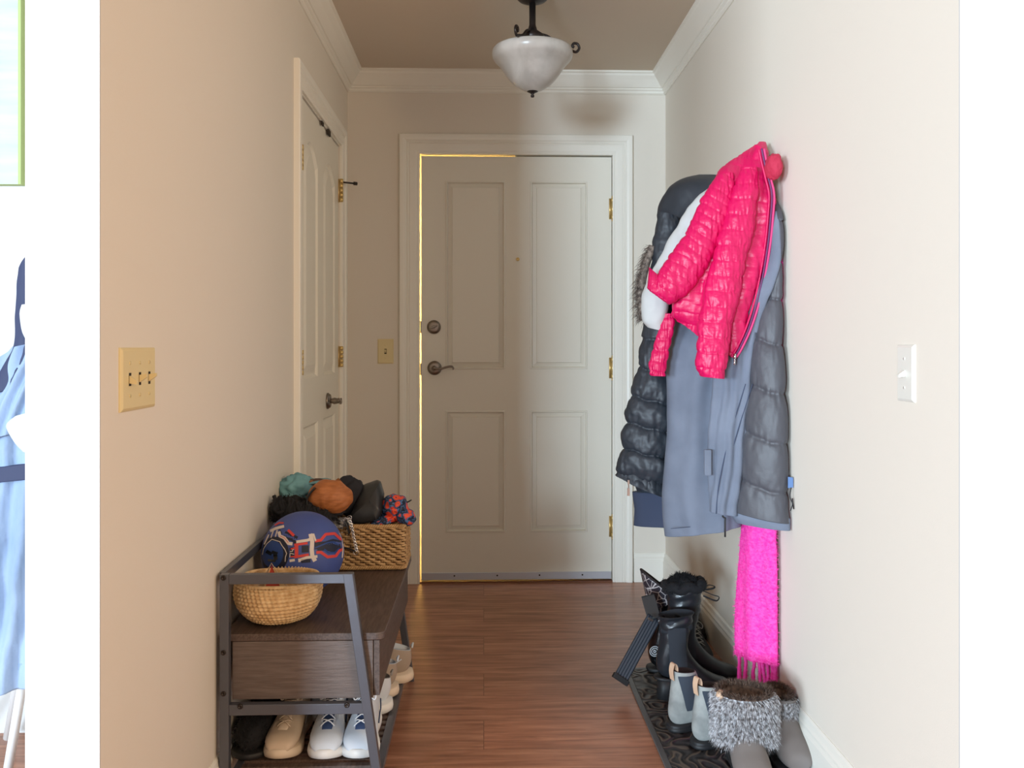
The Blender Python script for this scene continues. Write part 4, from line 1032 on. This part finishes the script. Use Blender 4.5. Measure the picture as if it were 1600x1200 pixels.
# dark brown boot behind the chelsea boots
# ------------------------------------------------------------------ fur boots
def furmat():
    m = bpy.data.materials.new('grey_fur'); m.use_nodes = True; nt = m.node_tree; b = nt.nodes['Principled BSDF']
    tc = nt.nodes.new('ShaderNodeTexCoord'); n = nt.nodes.new('ShaderNodeTexNoise'); n.inputs['Scale'].default_value = 130; n.inputs['Detail'].default_value = 2
    nt.links.new(tc.outputs['Object'], n.inputs[0]); r = nt.nodes.new('ShaderNodeValToRGB'); e = r.color_ramp.elements
    e[0].position = .38; e[0].color = srgb(96,88,86); e[1].position = .62; e[1].color = srgb(222,222,226)
    nt.links.new(n.outputs[0], r.inputs[0]); nt.links.new(r.outputs[0], b.inputs['Base Color']); b.inputs['Roughness'].default_value = .7
    return m
M['fur'] = furmat(); M['furbrown'] = mat('brown_fur', srgb(116,94,80), .8, col2=srgb(70,56,50), vs=120); M['bootsuede'] = mat('taupe_suede', srgb(120,112,108), .85, bump=.2)
def fur_boot(label, loc, rz, H=.20, sx=.082, sy=.060, seed=1):
    t = thing('fur_boot', label, 'boot', loc, rz)
    obj('sole', sole_mesh([(x*.93-.11,w_) for x,w_ in SOLE],0,.018,.002), M['black_rubber'], t, world=False)
    seq = [(.148,.03,.150,.018,.008),(.140,.055,.146,.018,.032),(.110,.075,.115,.018,.046),(.070,.095,.055,.018,.048),(.040,.120,-.030,.018,.044),(.035,.140,-.085,.022,.043),(.040,.150,-.098,.070,.045),(.045,.160,-.088,.140,.048)]
    rings,inn = shell(seq,n=40,k=50); obj('foot', MB().rings(rings,True,False), M['bootsuede'], t, world=False)
    core = MB(); n = 48; L = []
    for z_,k_ in ((.085,.85),(.10,1.0),(.13,1.05),(.16,1.05),(H-.012,1.0),(H,.95)):
        L.append([Vector((-.022+sx*k_*math.cos(a)*.92, min(sy*k_*math.sin(a)*.92,.05) if sy<.04 else sy*k_*math.sin(a)*.92, z_)) for a in [2*PI*j/n for j in range(n)]])
    core.rings(L,True,False)
    rng = random.Random(seed)
    def fn(r):
        a = r.uniform(0,2*PI); z_ = r.uniform(.085,H); return (-.022+sx*.93*math.cos(a),sy*.93*math.sin(a),z_),(math.cos(a),math.sin(a),-.45)
    strands(core,fn,11000,.028,.0015,droop=1.0,seed=seed,jitter=.30); obj('fur_cuff', core, M['fur'], t, world=False)
    top = MB(); L = []
    for z_,k_ in ((H,.93),(H+.004,.84),(H-.008,.74),(H-.05,.66)):
        L.append([Vector((-.022+sx*k_*math.cos(a), sy*k_*math.sin(a), z_)) for a in [2*PI*j/n for j in range(n)]])
    top.rings(L,False,True)
    def fn2(r):
        a = r.uniform(0,2*PI); k_ = r.uniform(.74,.95); return (-.022+sx*k_*math.cos(a),sy*k_*math.sin(a),H),(math.cos(a)*.5,math.sin(a)*.5,1)
    strands(top,fn2,2600,.017,.0017,droop=.5,seed=seed+5,jitter=.5); obj('fur_lining', top, M['furbrown'], t, world=False)
    mb = lump((-.022+sx*.25,-sy*.86,H-.004),.014,.012,.016,amp=.05); obj('tan_tab', mb, M['tan'], t, world=False)
    return t
fur_boot('grey fur-cuffed boot with tan tab next to the suede boots', (.694,2.300,FZ), -PI/2-.10, .204, .066,.076, 3)
fur_boot('grey fur-cuffed boot pressed against the right wall', (.826,2.412,FZ), -PI/2, .156, .056,.034, 9)

# ================================================================== HANGING CLOTHES
XW = XR-.006
def loft(rows, nu=80, nv=150, disp=None, hollow=True, capt=True, q=.9, xmax=None, hem=.02):
    """rows: (vL,vR,uL,uR,YL,YR,tf,tb) in order top -> bottom"""
    xm = XW if xmax is None else xmax
    R_ = catmull(rows,nv); rings = []
    for i,(vL,vR,uL,uR,YL_,YR_,tf,tb) in enumerate(R_):
        L = U(uL,vL,YL_); R = U(uR,vR,YR_); L.x = min(L.x,xm); R.x = min(R.x,xm)
        ax = R-L; c = (L+R)/2; h = Vector((ax.x,ax.y,0)); hl = max(h.length,1e-4); hn = h/hl; n_ = Vector((hn.y,-hn.x,0))
        ring = []
        for j in range(nu):
            a = 2*PI*j/nu; ca,sa = math.cos(a),math.sin(a)
            sq = math.copysign(abs(sa)**q,sa)
            p = c-ax*(ca/2)+n_*(sq*(tf if sa>0 else tb))
            if disp:
                t_ = (1-ca)/2; v_ = vL+(vR-vL)*t_; u_ = uL+(uR-uL)*t_
                d = disp(u_, v_, sa, i/(nv-1)); o = (n_*sa-hn*ca)
                p += o*d
            if p.x > xm: p.x = xm
            ring.append(p)
        rings.append(ring)
    mb = MB(); 
    if hollow:
        c = sum(rings[-1],Vector())/nu
        for k_,dz in ((.96,.0),(.93,hem),(.9,hem*3)): 
            ring = [c+(p-c)*k_ for p in rings[-1]]
            rings.append([Vector((p.x,p.y,rings[-1 if k_==.96 else -2][j].z+(dz if k_!=.96 else 0))) for j,p in enumerate(ring)])
    mb.rings(rings,capt,True); return mb
def wrinkle(amp, fu=.03, fv=.02, seed=0):
    return lambda u,v,sa,s_: amp*(N(u*fu+seed,v*fv,seed*1.3)+.5*N(u*fu*2.3,v*fv*2.1,seed+4))
def drape(amp, per=26, seed=0, shear=0.0, fade=0.0):
    return lambda u,v,sa,s_: amp*(math.sin((u+shear*(v-500)+10*N(v*.01,seed))*2*PI/per)*(.3+.7*s_ if fade else 1))
def quilt(amp, lines, slope, seed=0, wr=.002, gr=.002):
    """lines: v positions of seams at u0; slope dv/du"""
    u0 = slope[1]; sl = slope[0]
    def f(u,v,sa,s_):
        vv = v-(u-u0)*sl+3*N(u*.05,seed)
        a = None
        for i in range(len(lines)-1):
            if lines[i] <= vv < lines[i+1]:
                a = (vv-lines[i])/(lines[i+1]-lines[i]); break
        if a is None: return 0
        k_ = min(range(len(lines)-1), key=lambda q: abs((lines[q]+lines[q+1])/2-vv)); span = lines[k_+1]-lines[k_]
        e = min(a,1-a); seam = math.exp(-(e*span/2.0)**1.3)
        return amp*(math.sin(PI*a)**.6-1)-gr*seam + wr*N(u*.30+seed,v*.05,seed)*(.25+1.3*math.exp(-e*span/9))
    return f
def comb(*fs): return lambda u,v,sa,s_: sum(f(u,v,sa,s_) for f in fs)
M['pink'] = mat('hot_pink_nylon', srgb(208,6,86), .42, bump=.35, bs=60, bst=(1,1,2.0), bd=.004, sheen=.2)
M['purple'] = mat('purple_zip', srgb(104,46,96), .5); M['pinktrim'] = mat('pink_zip_tape', srgb(222,60,122), .6)
M['parka'] = mat('grey_blue_cotton', srgb(106,114,130), .75, col2=srgb(116,124,140), vs=12, bump=.25, bs=40, weave=.3, ws=900)
M['charcoal'] = mat('charcoal_nylon', srgb(72,72,78), .5, bump=.35, bs=45, bd=.003, sheen=.2)
M['blackpuff'] = mat('black_green_nylon', srgb(46,52,60), .5, bump=.25, bs=60, bd=.003)
M['navyknit'] = mat('navy_ribbing', srgb(66,76,100), .85, weave=.5)
M['white_cotton'] = mat('white_cotton', srgb(196,198,197), .8, bump=.2, bs=60)
M['scarfpink'] = mat('pink_mohair', srgb(240,46,160), .9, col2=srgb(248,84,180), vs=90, vst=(1,1,1.5), bump=.8, bs=160, sheen=.8)
M['redknit'] = mat('red_knit', srgb(186,40,72), .8, bump=.4, bs=120)
M['hoodfur'] = mat('hood_fur', srgb(150,136,124), .8, col2=srgb(80,68,62), vs=90)

# hooks (mostly hidden behind the clothes)
for i,(y,z_) in enumerate(((2.650,1.69),(2.80,1.62),(2.93,1.60))):
    lab = ['metal coat hook under the collar of the pink jacket','metal coat hook holding the grey parka','metal coat hook holding the black puffer coat'][i]
    t = thing('coat_hook', lab, 'hook', (XR,y,z_), group='coat hooks on the right wall')
    obj('hook_plate', MB().box((XR-.004,y-.015,z_-.035),(XR,y+.015,z_+.030)), M['nickel'], t, smooth=False, bevel=.001)
    obj('hook_arm', MB().tube([Vector(p) for p in catmull([(XR-.003,y,z_-.01),(XR-.03,y,z_-.022),(XR-.05,y,z_-.01),(XR-.055,y,z_+.012)],16)],.005,8), M['nickel'], t)

# --- black puffer coat (behind, left)
t = thing('puffer_coat', 'black puffer coat with fur hood hanging furthest back, sleeve toward the front door', 'coat', (XR-.2,2.93,.56))
body = [(273,273,1092,1118,2.98,2.90,.015,.015),(282,285,1064,1130,2.98,2.86,.05,.04),(300,300,1043,1140,2.98,2.84,.07,.05),(330,330,1030,1150,2.98,2.84,.08,.05),(370,370,1024,1150,2.97,2.84,.08,.05),(430,430,1022,1150,2.96,2.84,.07,.05),
        (520,520,1006,1150,2.95,2.84,.06,.05),(600,600,998,1150,2.95,2.84,.06,.05),(700,700,992,1150,2.95,2.84,.06,.05),(770,770,990,1150,2.95,2.84,.05,.05)]
obj('coat_body', loft(body, disp=comb(wrinkle(.012,.03,.02,3),quilt(.012,[440,500,560,610,660,710,770,830],(.1,1020),5))), M['blackpuff'], t)
hemb = [(768,768,988,1150,2.955,2.84,.052,.05),(790,790,990,1150,2.955,2.84,.054,.05),(820,822,990,1150,2.955,2.84,.05,.05)]
obj('ribbed_hem', loft(hemb,nv=24,disp=wrinkle(.004,.05,.02,2)), M['navyknit'], t)
slv = [(330,340,1028,1062,2.86,2.84,.03,.03),(380,380,1022,1062,2.86,2.83,.04,.04),(450,450,1012,1058,2.85,2.82,.045,.04),(530,530,1001,1056,2.84,2.80,.05,.045),(590,590,990,1056,2.83,2.80,.052,.05),(640,640,976,1056,2.83,2.79,.055,.05),(690,695,970,1052,2.83,2.79,.055,.05),(715,735,965,1046,2.83,2.79,.055,.05),(742,778,957,1044,2.83,2.79,.045,.045)]
q_ = quilt(.014,[520,570,617,660,701,742,800],(.22,980),7,wr=.006,gr=.003)
obj('sleeve', loft(slv, disp=comb(q_,wrinkle(.006,.04,.03,6),wrinkle(.003,.12,.08,8)),nv=230), M['blackpuff'], t)
m_ = MB(); c = U(982,752,2.78); m_.box(tuple(c+Vector((-.003,-.002,-.010))),tuple(c+Vector((.003,.002,.004)))); m_.tube([c+Vector((0,0,-.01)),c+Vector((.001,0,-.022))],.0022,6); m_.box(tuple(c+Vector((-.004,-.002,-.046))),tuple(c+Vector((.004,.002,-.022)))); obj('zip_pull', m_, M['silver'], t, smooth=False)
fc = [U(u_,v_,2.84) for u_,v_ in ((1020,385),(1010,410),(1003,440),(1001,470),(1006,500))]
mb = MB().tube([Vector(p) for p in catmull([tuple(p) for p in fc],24)],.014,8); cp_ = [Vector(p) for p in catmull([tuple(p) for p in fc],60)]
def ff(r):
    i = r.randrange(59); p = cp_[i]; return p+Vector((r.uniform(-.01,.01),r.uniform(-.01,.01),0)),(-1,-.3,r.uniform(-.9,.2))
strands(mb,ff,900,.034,.0016,droop=.8,seed=12,jitter=.35); obj('fur_hood_trim', mb, M['hoodfur'], t)

# --- grey-blue parka (centre)
t = thing('parka', 'long grey-blue parka with charcoal quilted side, hanging open below the pink jacket', 'coat', (XR-.15,2.75,.58))
pb = [(300,300,1140,1195,2.78,2.74,.02,.02),(340,340,1115,1190,2.78,2.73,.03,.03),(420,420,1075,1185,2.76,2.72,.035,.04),(495,490,1052,1175,2.75,2.68,.045,.04),(540,540,1045,1160,2.73,2.64,.06,.05),(620,620,1041,1150,2.72,2.64,.065,.05),
      (700,700,1041,1150,2.71,2.63,.07,.05),(780,775,1038,1156,2.71,2.63,.07,.05),(836,822,1042,1160,2.71,2.63,.065,.05)]
obj('coat_body', loft(pb, disp=comb(wrinkle(.012,.02,.008,21),drape(.004,42,2,.05)),hem=.012), M['parka'], t)
fp = [(440,440,1160,1196,2.575,2.545,.012,.012),(470,470,1154,1196,2.575,2.53,.022,.015),(520,520,1146,1190,2.57,2.54,.024,.015),(590,590,1115,1181,2.565,2.54,.026,.015),(640,640,1110,1176,2.56,2.535,.028,.015),
      (700,700,1106,1168,2.56,2.53,.028,.015),(760,760,1105,1156,2.555,2.53,.026,.015),(798,806,1104,1150,2.555,2.53,.022,.014)]
obj('front_placket', loft(fp, nv=150, disp=comb(drape(.0030,17,1,.10),wrinkle(.007,.05,.015,22)),hem=.006), M['parka'], t)
m_ = MB(); m_.tube([Vector(p) for p in catmull([P3(1176,600,2.515),P3(1148,690,2.515),P3(1133,760,2.52),P3(1129,806,2.525)],30)],.0014,5); m_.tube([Vector(p) for p in catmull([P3(1165,600,2.520),P3(1138,690,2.518),P3(1123,760,2.522),P3(1119,803,2.527)],30)],.0014,5)
obj('zip_tape', m_, M['navyknit'], t)
m_ = MB().box(tuple(U(1101,703,2.525)+Vector((0,0,-.075))),tuple(U(1112,703,2.525)+Vector((0,.012,0)))); obj('pocket_flap', m_, M['parka'], t, smooth=False, bevel=.002)
m_ = MB(); a = U(1129,806,2.515); m_.tube([a,a+Vector((.004,0,-.005)),a+Vector((.008,0,-.006)),U(1133,815,2.515),U(1133,826,2.515),U(1133,839,2.515)],.0028,7); obj('hem_zip_pull', m_, M['black_rubber'], t)
# hem stitch line
m_ = MB().tube([Vector(p) for p in catmull([P3(1048,826,2.63),P3(1080,823,2.615),P3(1110,818,2.61),P3(1140,813,2.60)],20)],.0009,4); obj('hem_stitch', m_, M['navyknit'], t)

# --- its charcoal quilted side panel (same coat)
qb = [(310,310,1204,1212,2.585,2.575,.008,.01),(335,335,1196,1221,2.58,2.515,.015,.015),(370,370,1190,1224,2.58,2.50,.018,.015),(430,430,1188,1222,2.58,2.50,.02,.015),(470,470,1180,1222,2.58,2.50,.028,.02),(530,530,1166,1224,2.58,2.49,.036,.02),
      (600,600,1160,1228,2.58,2.475,.04,.02),(680,680,1152,1232,2.575,2.465,.044,.02),(750,750,1148,1232,2.57,2.465,.044,.02),(795,818,1142,1233,2.57,2.46,.04,.02)]
obj('quilted_body', loft(qb, disp=comb(quilt(.0065,[330,395,455,526,602,679,756,840],(.38,1185),31,wr=.004,gr=.003),wrinkle(.002,.03,.02,33)),nv=260), M['charcoal'], t)
hb = [(796,810,1142,1234,2.565,2.462,.030,.02),(806,820,1143,1234,2.565,2.462,.030,.02),(815,829,1150,1234,2.565,2.462,.028,.02)]
obj('hem_band', loft(hb,nv=20,disp=wrinkle(.003,.08,.03,35)), M['parka'], t)
inn_ = [(330,330,1211,1213,2.53,2.525,.002,.002),(352,352,1206,1218,2.53,2.505,.008,.006),(400,400,1203,1220,2.525,2.495,.010,.006),(440,440,1188,1212,2.525,2.50,.010,.006),(480,480,1172,1196,2.53,2.515,.010,.006),(520,520,1166,1186,2.535,2.525,.008,.006)]
obj('collar_facing', loft(inn_,nv=60,disp=wrinkle(.003,.05,.02,38)), M['parka'], t)
m_ = MB(); a = U(1237,745,2.450); a.x = min(a.x,XR-.010); m_.add([a+Vector((-.008,0,.0)),a+Vector((.006,-.002,-.002)),a+Vector((.006,-.002,-.030)),a+Vector((-.008,0,-.032)),a+Vector((-.008,.002,.0)),a+Vector((.006,0,-.002)),a+Vector((.006,0,-.030)),a+Vector((-.008,.002,-.032))],[(0,1,2,3),(7,6,5,4),(0,4,5,1),(1,5,6,2),(2,6,7,3),(3,7,4,0)])
M['tagblue'] = mat('blue_tag', srgb(90,122,170), .5); obj('blue_tag', m_, M['tagblue'], t, smooth=False)
m_ = MB(); m_.tube([Vector(p) for p in catmull([tuple(a+Vector((0,-.003,-.03))),tuple(a+Vector((-.004,-.004,-.055))),tuple(a+Vector((.003,-.004,-.075))),tuple(a+Vector((-.002,-.004,-.095)))],16)],.0015,5); m_.tube([a+Vector((.002,-.005,-.06)),a+Vector((.006,-.005,-.09))],.002,5); obj('drawcord', m_, M['black_rubber'], t)

# --- white cotton top peeking out
t = thing('white_shirt', 'white cotton shirt peeking out between the pink jacket and puffer coat', 'shirt', (XR-.25,2.72,1.2))
ws_ = [(296,296,1106,1130,2.70,2.66,.012,.01),(312,312,1084,1120,2.695,2.66,.02,.01),(340,340,1066,1110,2.69,2.66,.025,.01),(355,355,1058,1104,2.69,2.66,.025,.01),(375,375,1043,1096,2.685,2.66,.025,.01),(400,400,1032,1080,2.68,2.66,.025,.01),(430,430,1016,1060,2.675,2.65,.028,.012),
       (455,455,1005,1048,2.67,2.64,.032,.02),(480,480,1003,1043,2.665,2.635,.034,.02),(500,500,1005,1041,2.665,2.635,.032,.02),(511,517,1014,1036,2.665,2.64,.022,.015)]
obj('folded_cloth', loft(ws_,disp=wrinkle(.005,.04,.03,41),hollow=False), M['white_cotton'], t)

# --- pink jacket
t = thing('pink_jacket', 'hot pink quilted jacket with purple zip hanging in front of the coats', 'jacket', (XR-.1,2.62,1.1))
ql = [150+i*17.2 for i in range(40)]
bodyp = [(222,222,1184,1194,2.655,2.64,.010,.01),(234,236,1166,1196,2.65,2.60,.025,.02),(256,256,1140,1199,2.64,2.585,.04,.018),(282,282,1112,1204,2.63,2.565,.055,.018),(310,310,1100,1210,2.62,2.56,.06,.018),(345,345,1085,1209,2.62,2.555,.06,.018),(385,385,1068,1203,2.61,2.55,.062,.018),
        (430,430,1053,1193,2.60,2.545,.060,.018),(470,466,1045,1181,2.60,2.54,.055,.018),(492,500,1049,1170,2.60,2.54,.045,.018),(498,548,1056,1156,2.60,2.54,.035,.018),(502,562,1058,1149,2.60,2.54,.03,.03)]
qp = quilt(.0010,ql,(.16,1100),51,wr=.0032,gr=.0014)
obj('jacket_body', loft(bodyp,nu=130,nv=290,disp=comb(qp,drape(.009,52,3,.35),wrinkle(.010,.035,.012,52),wrinkle(.0025,.14,.06,52)),hem=.01), M['pink'], t)
s1 = [(275,270,1120,1148,2.575,2.56,.02,.02),(305,300,1098,1150,2.56,2.55,.03,.03),(345,340,1080,1140,2.555,2.54,.036,.03),(385,385,1056,1122,2.55,2.54,.038,.03),(415,425,1034,1100,2.55,2.54,.038,.03),(438,460,1018,1074,2.555,2.54,.036,.03),(449,476,1009,1046,2.56,2.55,.030,.025)]
obj('sleeve', loft(s1,nu=110,nv=230,disp=comb(quilt(.0010,[200+i*17 for i in range(30)],(.62,1070),53,wr=.003,gr=.0014),wrinkle(.005,.04,.02,54),wrinkle(.002,.15,.08,54))), M['pink'], t)
s2 = [(262,262,1158,1184,2.545,2.535,.02,.02),(300,300,1144,1186,2.53,2.52,.03,.03),(350,350,1128,1180,2.52,2.51,.034,.03),(400,400,1114,1168,2.515,2.505,.036,.03),(450,450,1101,1158,2.51,2.50,.037,.03),(500,500,1092,1147,2.505,2.495,.038,.03),(545,545,1088,1139,2.50,2.49,.038,.03),(572,574,1087,1136,2.50,2.49,.037,.03),(588,592,1094,1132,2.50,2.49,.032,.028)]
obj('sleeve', loft(s2,nu=110,nv=280,disp=comb(quilt(.0014,[262+i*24.2 for i in range(20)],(.06,1115),55,wr=.003,gr=.0015),wrinkle(.005,.04,.02,56),wrinkle(.002,.15,.08,56)),hem=.006), M['pink'], t)
bk2 = [(490,490,1034,1056,2.635,2.62,.012,.01),(520,520,1028,1052,2.635,2.62,.014,.01),(550,550,1018,1046,2.635,2.62,.016,.01),(578,578,1013,1042,2.635,2.62,.018,.01),(587,588,1016,1040,2.635,2.62,.016,.01)]
obj('lower_back', loft(bk2,nv=60,disp=comb(quilt(.002,ql,(.1,1020),57,wr=.003),wrinkle(.003,.08,.05,58)),hem=.004), M['pink'], t)
zl = [(1193,232),(1197,252),(1204,280),(1209,305),(1207,340),(1203,380),(1195,430),(1185,475),(1172,515),(1158,545),(1150,558)]
zp = [Vector(p) for p in catmull([tuple(U(u_-3,v_,2.513)) for u_,v_ in zl],60)]
obj('zip_teeth', MB().tube(zp,.0032,6,flat=.8), M['purple'], t)
obj('zip_tape', MB().tube([p+Vector((.0075,.004,0)) for p in zp],.0058,8,flat=.7), M['pinktrim'], t)
obj('zip_tape', MB().tube([p+Vector((-.0065,.006,0)) for p in zp],.0048,8,flat=.7), M['pink'], t)
m_ = MB(); c = U(1149,556,2.505); m_.tube([c+Vector((-.002,-.003,.006)),c+Vector((-.003,-.003,-.010))],.0045,8); m_.tube([c+Vector((-.003,-.004,-.010)),c+Vector((-.004,-.005,-.026))],.003,6); obj('zip_slider', m_, M['silver'], t)
col = [(226,228,1180,1190,2.60,2.58,.012,.01),(238,240,1178,1196,2.59,2.57,.014,.012),(256,256,1172,1197,2.585,2.56,.014,.012),(270,270,1168,1199,2.58,2.555,.012,.01)]
obj('collar', loft(col,nv=40,disp=wrinkle(.004,.1,.08,61),hollow=False), M['pink'], t)
# red knitted hat behind collar
c = U(1209,261,2.505); c.x = min(c.x, XR-.030)
t = thing('knit_hat', 'crimson knitted hat on the wall behind the pink jacket collar', 'hat', c)
obj('knit', lump(c,.024,.034,.038,rot=(0,0,.1),amp=.12,seed=70,fr=2), M['redknit'], t)

# --- pink scarf
t = thing('scarf', 'long bright pink fuzzy scarf hanging below the coats to the boots', 'scarf', (XR-.05,2.62,.15))
sc_rows = [(405,405,1212,1220,2.58,2.535,.004,.004),(450,450,1208,1222,2.60,2.53,.006,.004),(600,600,1180,1218,2.64,2.55,.008,.008),(760,760,1160,1214,2.66,2.55,.012,.010),(830,830,1158,1212,2.66,2.55,.024,.012),(900,900,1154,1213,2.67,2.55,.026,.012),(960,960,1151,1213,2.67,2.55,.026,.012),(1010,1016,1151,1213,2.66,2.55,.024,.012),(1022,1040,1152,1213,2.66,2.55,.018,.010)]
mb = loft(sc_rows, nu=70, nv=220, disp=lambda u,v,sa,s_: .006*math.cos((u-1182)/26*PI*1.5)*s_+.002*N(u*.2,v*.05), xmax=XR-.008, hollow=False)
strands(mb, surf_sampler(mb), 5000, .008, .0011, seed=14, droop=.2, jitter=.6)
mb.v = [Vector((min(p.x,XR-.003),p.y,p.z)) for p in mb.v]
obj('scarf_cloth', mb, M['scarfpink'], t)
fr_ = [(1154,1156,1018,1078,2.655),(1164,1163,1020,1078,2.65),(1177,1178,1024,1080,2.64),(1186,1190,1030,1085,2.63),(1192,1197,1036,1095,2.62),(1199,1203,1036,1100,2.60),(1206,1207,1036,1102,2.58),(1211,1210,1036,1098,2.57)]
for k,(ua,ub,va,vb,Y) in enumerate(fr_):
    pts = catmull([P3(ua,va,Y),P3(ua+1.5,va+15,Y-.002),P3((ua+ub)/2+1.2*math.sin(k*2),(va+vb)/2,Y-.003),P3(ub,vb,Y)],20)
    mb = MB().tube([Vector((min(p[0],XR-.016),p[1],p[2])) for p in pts],[.0100-.0030*math.sin(PI*min(1,i/19*1.2)) if i<16 else .0085 for i in range(20)],8,flat=.7)
    strands(mb,surf_sampler(mb),160,.006,.0010,seed=20+k,jitter=.7); obj('fringe', mb, M['scarfpink'], t)

# ================================================================== LIVING ROOM EDGE
M['canvas'] = mat('pale_green_wash', srgb(196,214,190), .7, col2=srgb(176,202,176), vs=3, vst=(1,1,8)); M['canvasedge'] = mat('green_canvas_edge', srgb(168,184,120), .7)
cr = U(33,288,YP-.03); t = thing('painting', 'pale green canvas painting on the white living room wall, top left', 'painting', (cr.x-.35,YP,cr.z))
obj('canvas_front', MB().box((cr.x-.75,YP-.032,cr.z),(cr.x-.008,YP-.030,CEIL-.12)), M['canvas'], t, smooth=False)
obj('canvas_edge', MB().box((cr.x-.75,YP-.030,cr.z),(cr.x,YP-.002,CEIL-.12)).box((cr.x-.008,YP-.032,cr.z),(cr.x,YP-.030,CEIL-.12)), M['canvasedge'], t, smooth=False)
M['chambray'] = mat('light_blue_cotton', srgb(128,150,182), .8, col2=srgb(156,176,204), vs=9, vst=(1,1,.4), bump=.5, bs=18, bd=.01)
M['navyband'] = mat('navy_band', srgb(44,52,84), .7); M['whitemetal'] = mat('white_metal', srgb(236,236,234), .35)
DY = 2.30
t = thing('dress', 'light blue cotton dress with navy straps and belt at the left edge', 'dress', U(-10,1085,DY))
sk = [(560,520,0,60,2.32,2.30,.02,.02),(600,560,-20,72,2.32,2.30,.035,.03),(660,640,-40,84,2.32,2.30,.045,.035),(740,715,-50,88,2.32,2.30,.05,.04),(850,840,-70,100,2.32,2.30,.06,.05),(960,950,-85,110,2.32,2.30,.065,.05),(1092,1050,-100,118,2.32,2.30,.07,.05)]
obj('skirt', loft(sk,nu=90,nv=160,disp=comb(drape(.014,34,6,.08,1),wrinkle(.014,.02,.012,81)),xmax=XL-.13), M['chambray'], t)
bodi = [(420,395,30,46,2.29,2.28,.006,.006),(470,450,24,52,2.29,2.28,.008,.006),(530,510,23,56,2.285,2.275,.010,.008),(570,560,8,60,2.28,2.27,.012,.008),(620,600,-30,54,2.275,2.265,.012,.008)]
obj('navy_strap', loft(bodi,nv=60,disp=wrinkle(.004,.05,.02,83),xmax=XL-.13,hollow=False), M['navyband'], t)
bd2 = [(545,530,24,60,2.275,2.265,.008,.006),(590,575,14,66,2.262,2.255,.010,.006),(640,620,-10,70,2.255,2.25,.012,.008),(690,665,-34,76,2.25,2.245,.012,.008)]
obj('bodice', loft(bd2,nv=60,disp=comb(drape(.008,20,2,.4),wrinkle(.004,.05,.02,84)),xmax=XL-.13,hollow=False), M['chambray'], t)
ws2 = [(476,474,34,58,2.262,2.26,.006,.005),(490,490,31,60,2.26,2.255,.008,.006),(515,515,34,62,2.26,2.255,.008,.006),(528,530,39,62,2.26,2.255,.005,.005)]
obj('white_collar', loft(ws2,nv=30,xmax=XL-.13,hollow=False), M['white_cotton'], t)
ws3 = [(650,640,24,62,2.225,2.22,.006,.005),(665,660,10,64,2.222,2.218,.010,.006),(690,690,22,66,2.222,2.218,.010,.006),(706,712,36,66,2.222,2.218,.005,.005)]
obj('white_cuff', loft(ws3,nv=30,xmax=XL-.13,hollow=False), M['white_cotton'], t)
belt = [(737,718,-56,92,2.262,2.245,.012,.05),(748,730,-56,92,2.262,2.245,.012,.05),(759,744,-56,92,2.262,2.245,.012,.05)]
obj('belt', loft(belt,nv=12,xmax=XL-.13,hollow=False), M['navyband'], t)
# white clothes stand carrying the dress
sx_ = U(20,540,2.36).x
t = thing('clothes_stand', 'white tubular clothes stand behind the blue dress', 'clothes stand', (sx_-.04,2.38,0))
a = U(34,1075,2.37); b = U(18,1175,2.37)
dd = (b-a); s_ = -b.z/dd.z; bb = b+dd*s_; apex = a-dd*(a.z/dd.z*0)+(-dd)*((.62-a.z)/(-dd.z))
apex.x = min(apex.x, XL-.16)
m_ = MB().tube([bb+Vector((0,0,.012)),a,apex],.012,12); obj('leg', m_, M['whitemetal'], t)
obj('leg', MB().tube([(apex.x-.36,2.40,.012),(apex.x-.02,2.38,.60)],.012,12), M['whitemetal'], t)
obj('leg', MB().tube([(apex.x-.20,2.56,.012),(apex.x-.02,2.39,.60)],.012,12), M['whitemetal'], t)
obj('pole', MB().tube([(apex.x-.01,2.385,.58),(apex.x-.01,2.385,1.50)],.012,12), M['whitemetal'], t)
obj('hanger_arm', MB().tube([Vector(p) for p in catmull([(apex.x-.03,2.40,1.36),(apex.x-.02,2.40,1.42),(apex.x-.01,2.385,1.45),(apex.x+.06,2.38,1.43),(apex.x+.12,2.37,1.38)],24)],.009,10), M['whitemetal'], t)
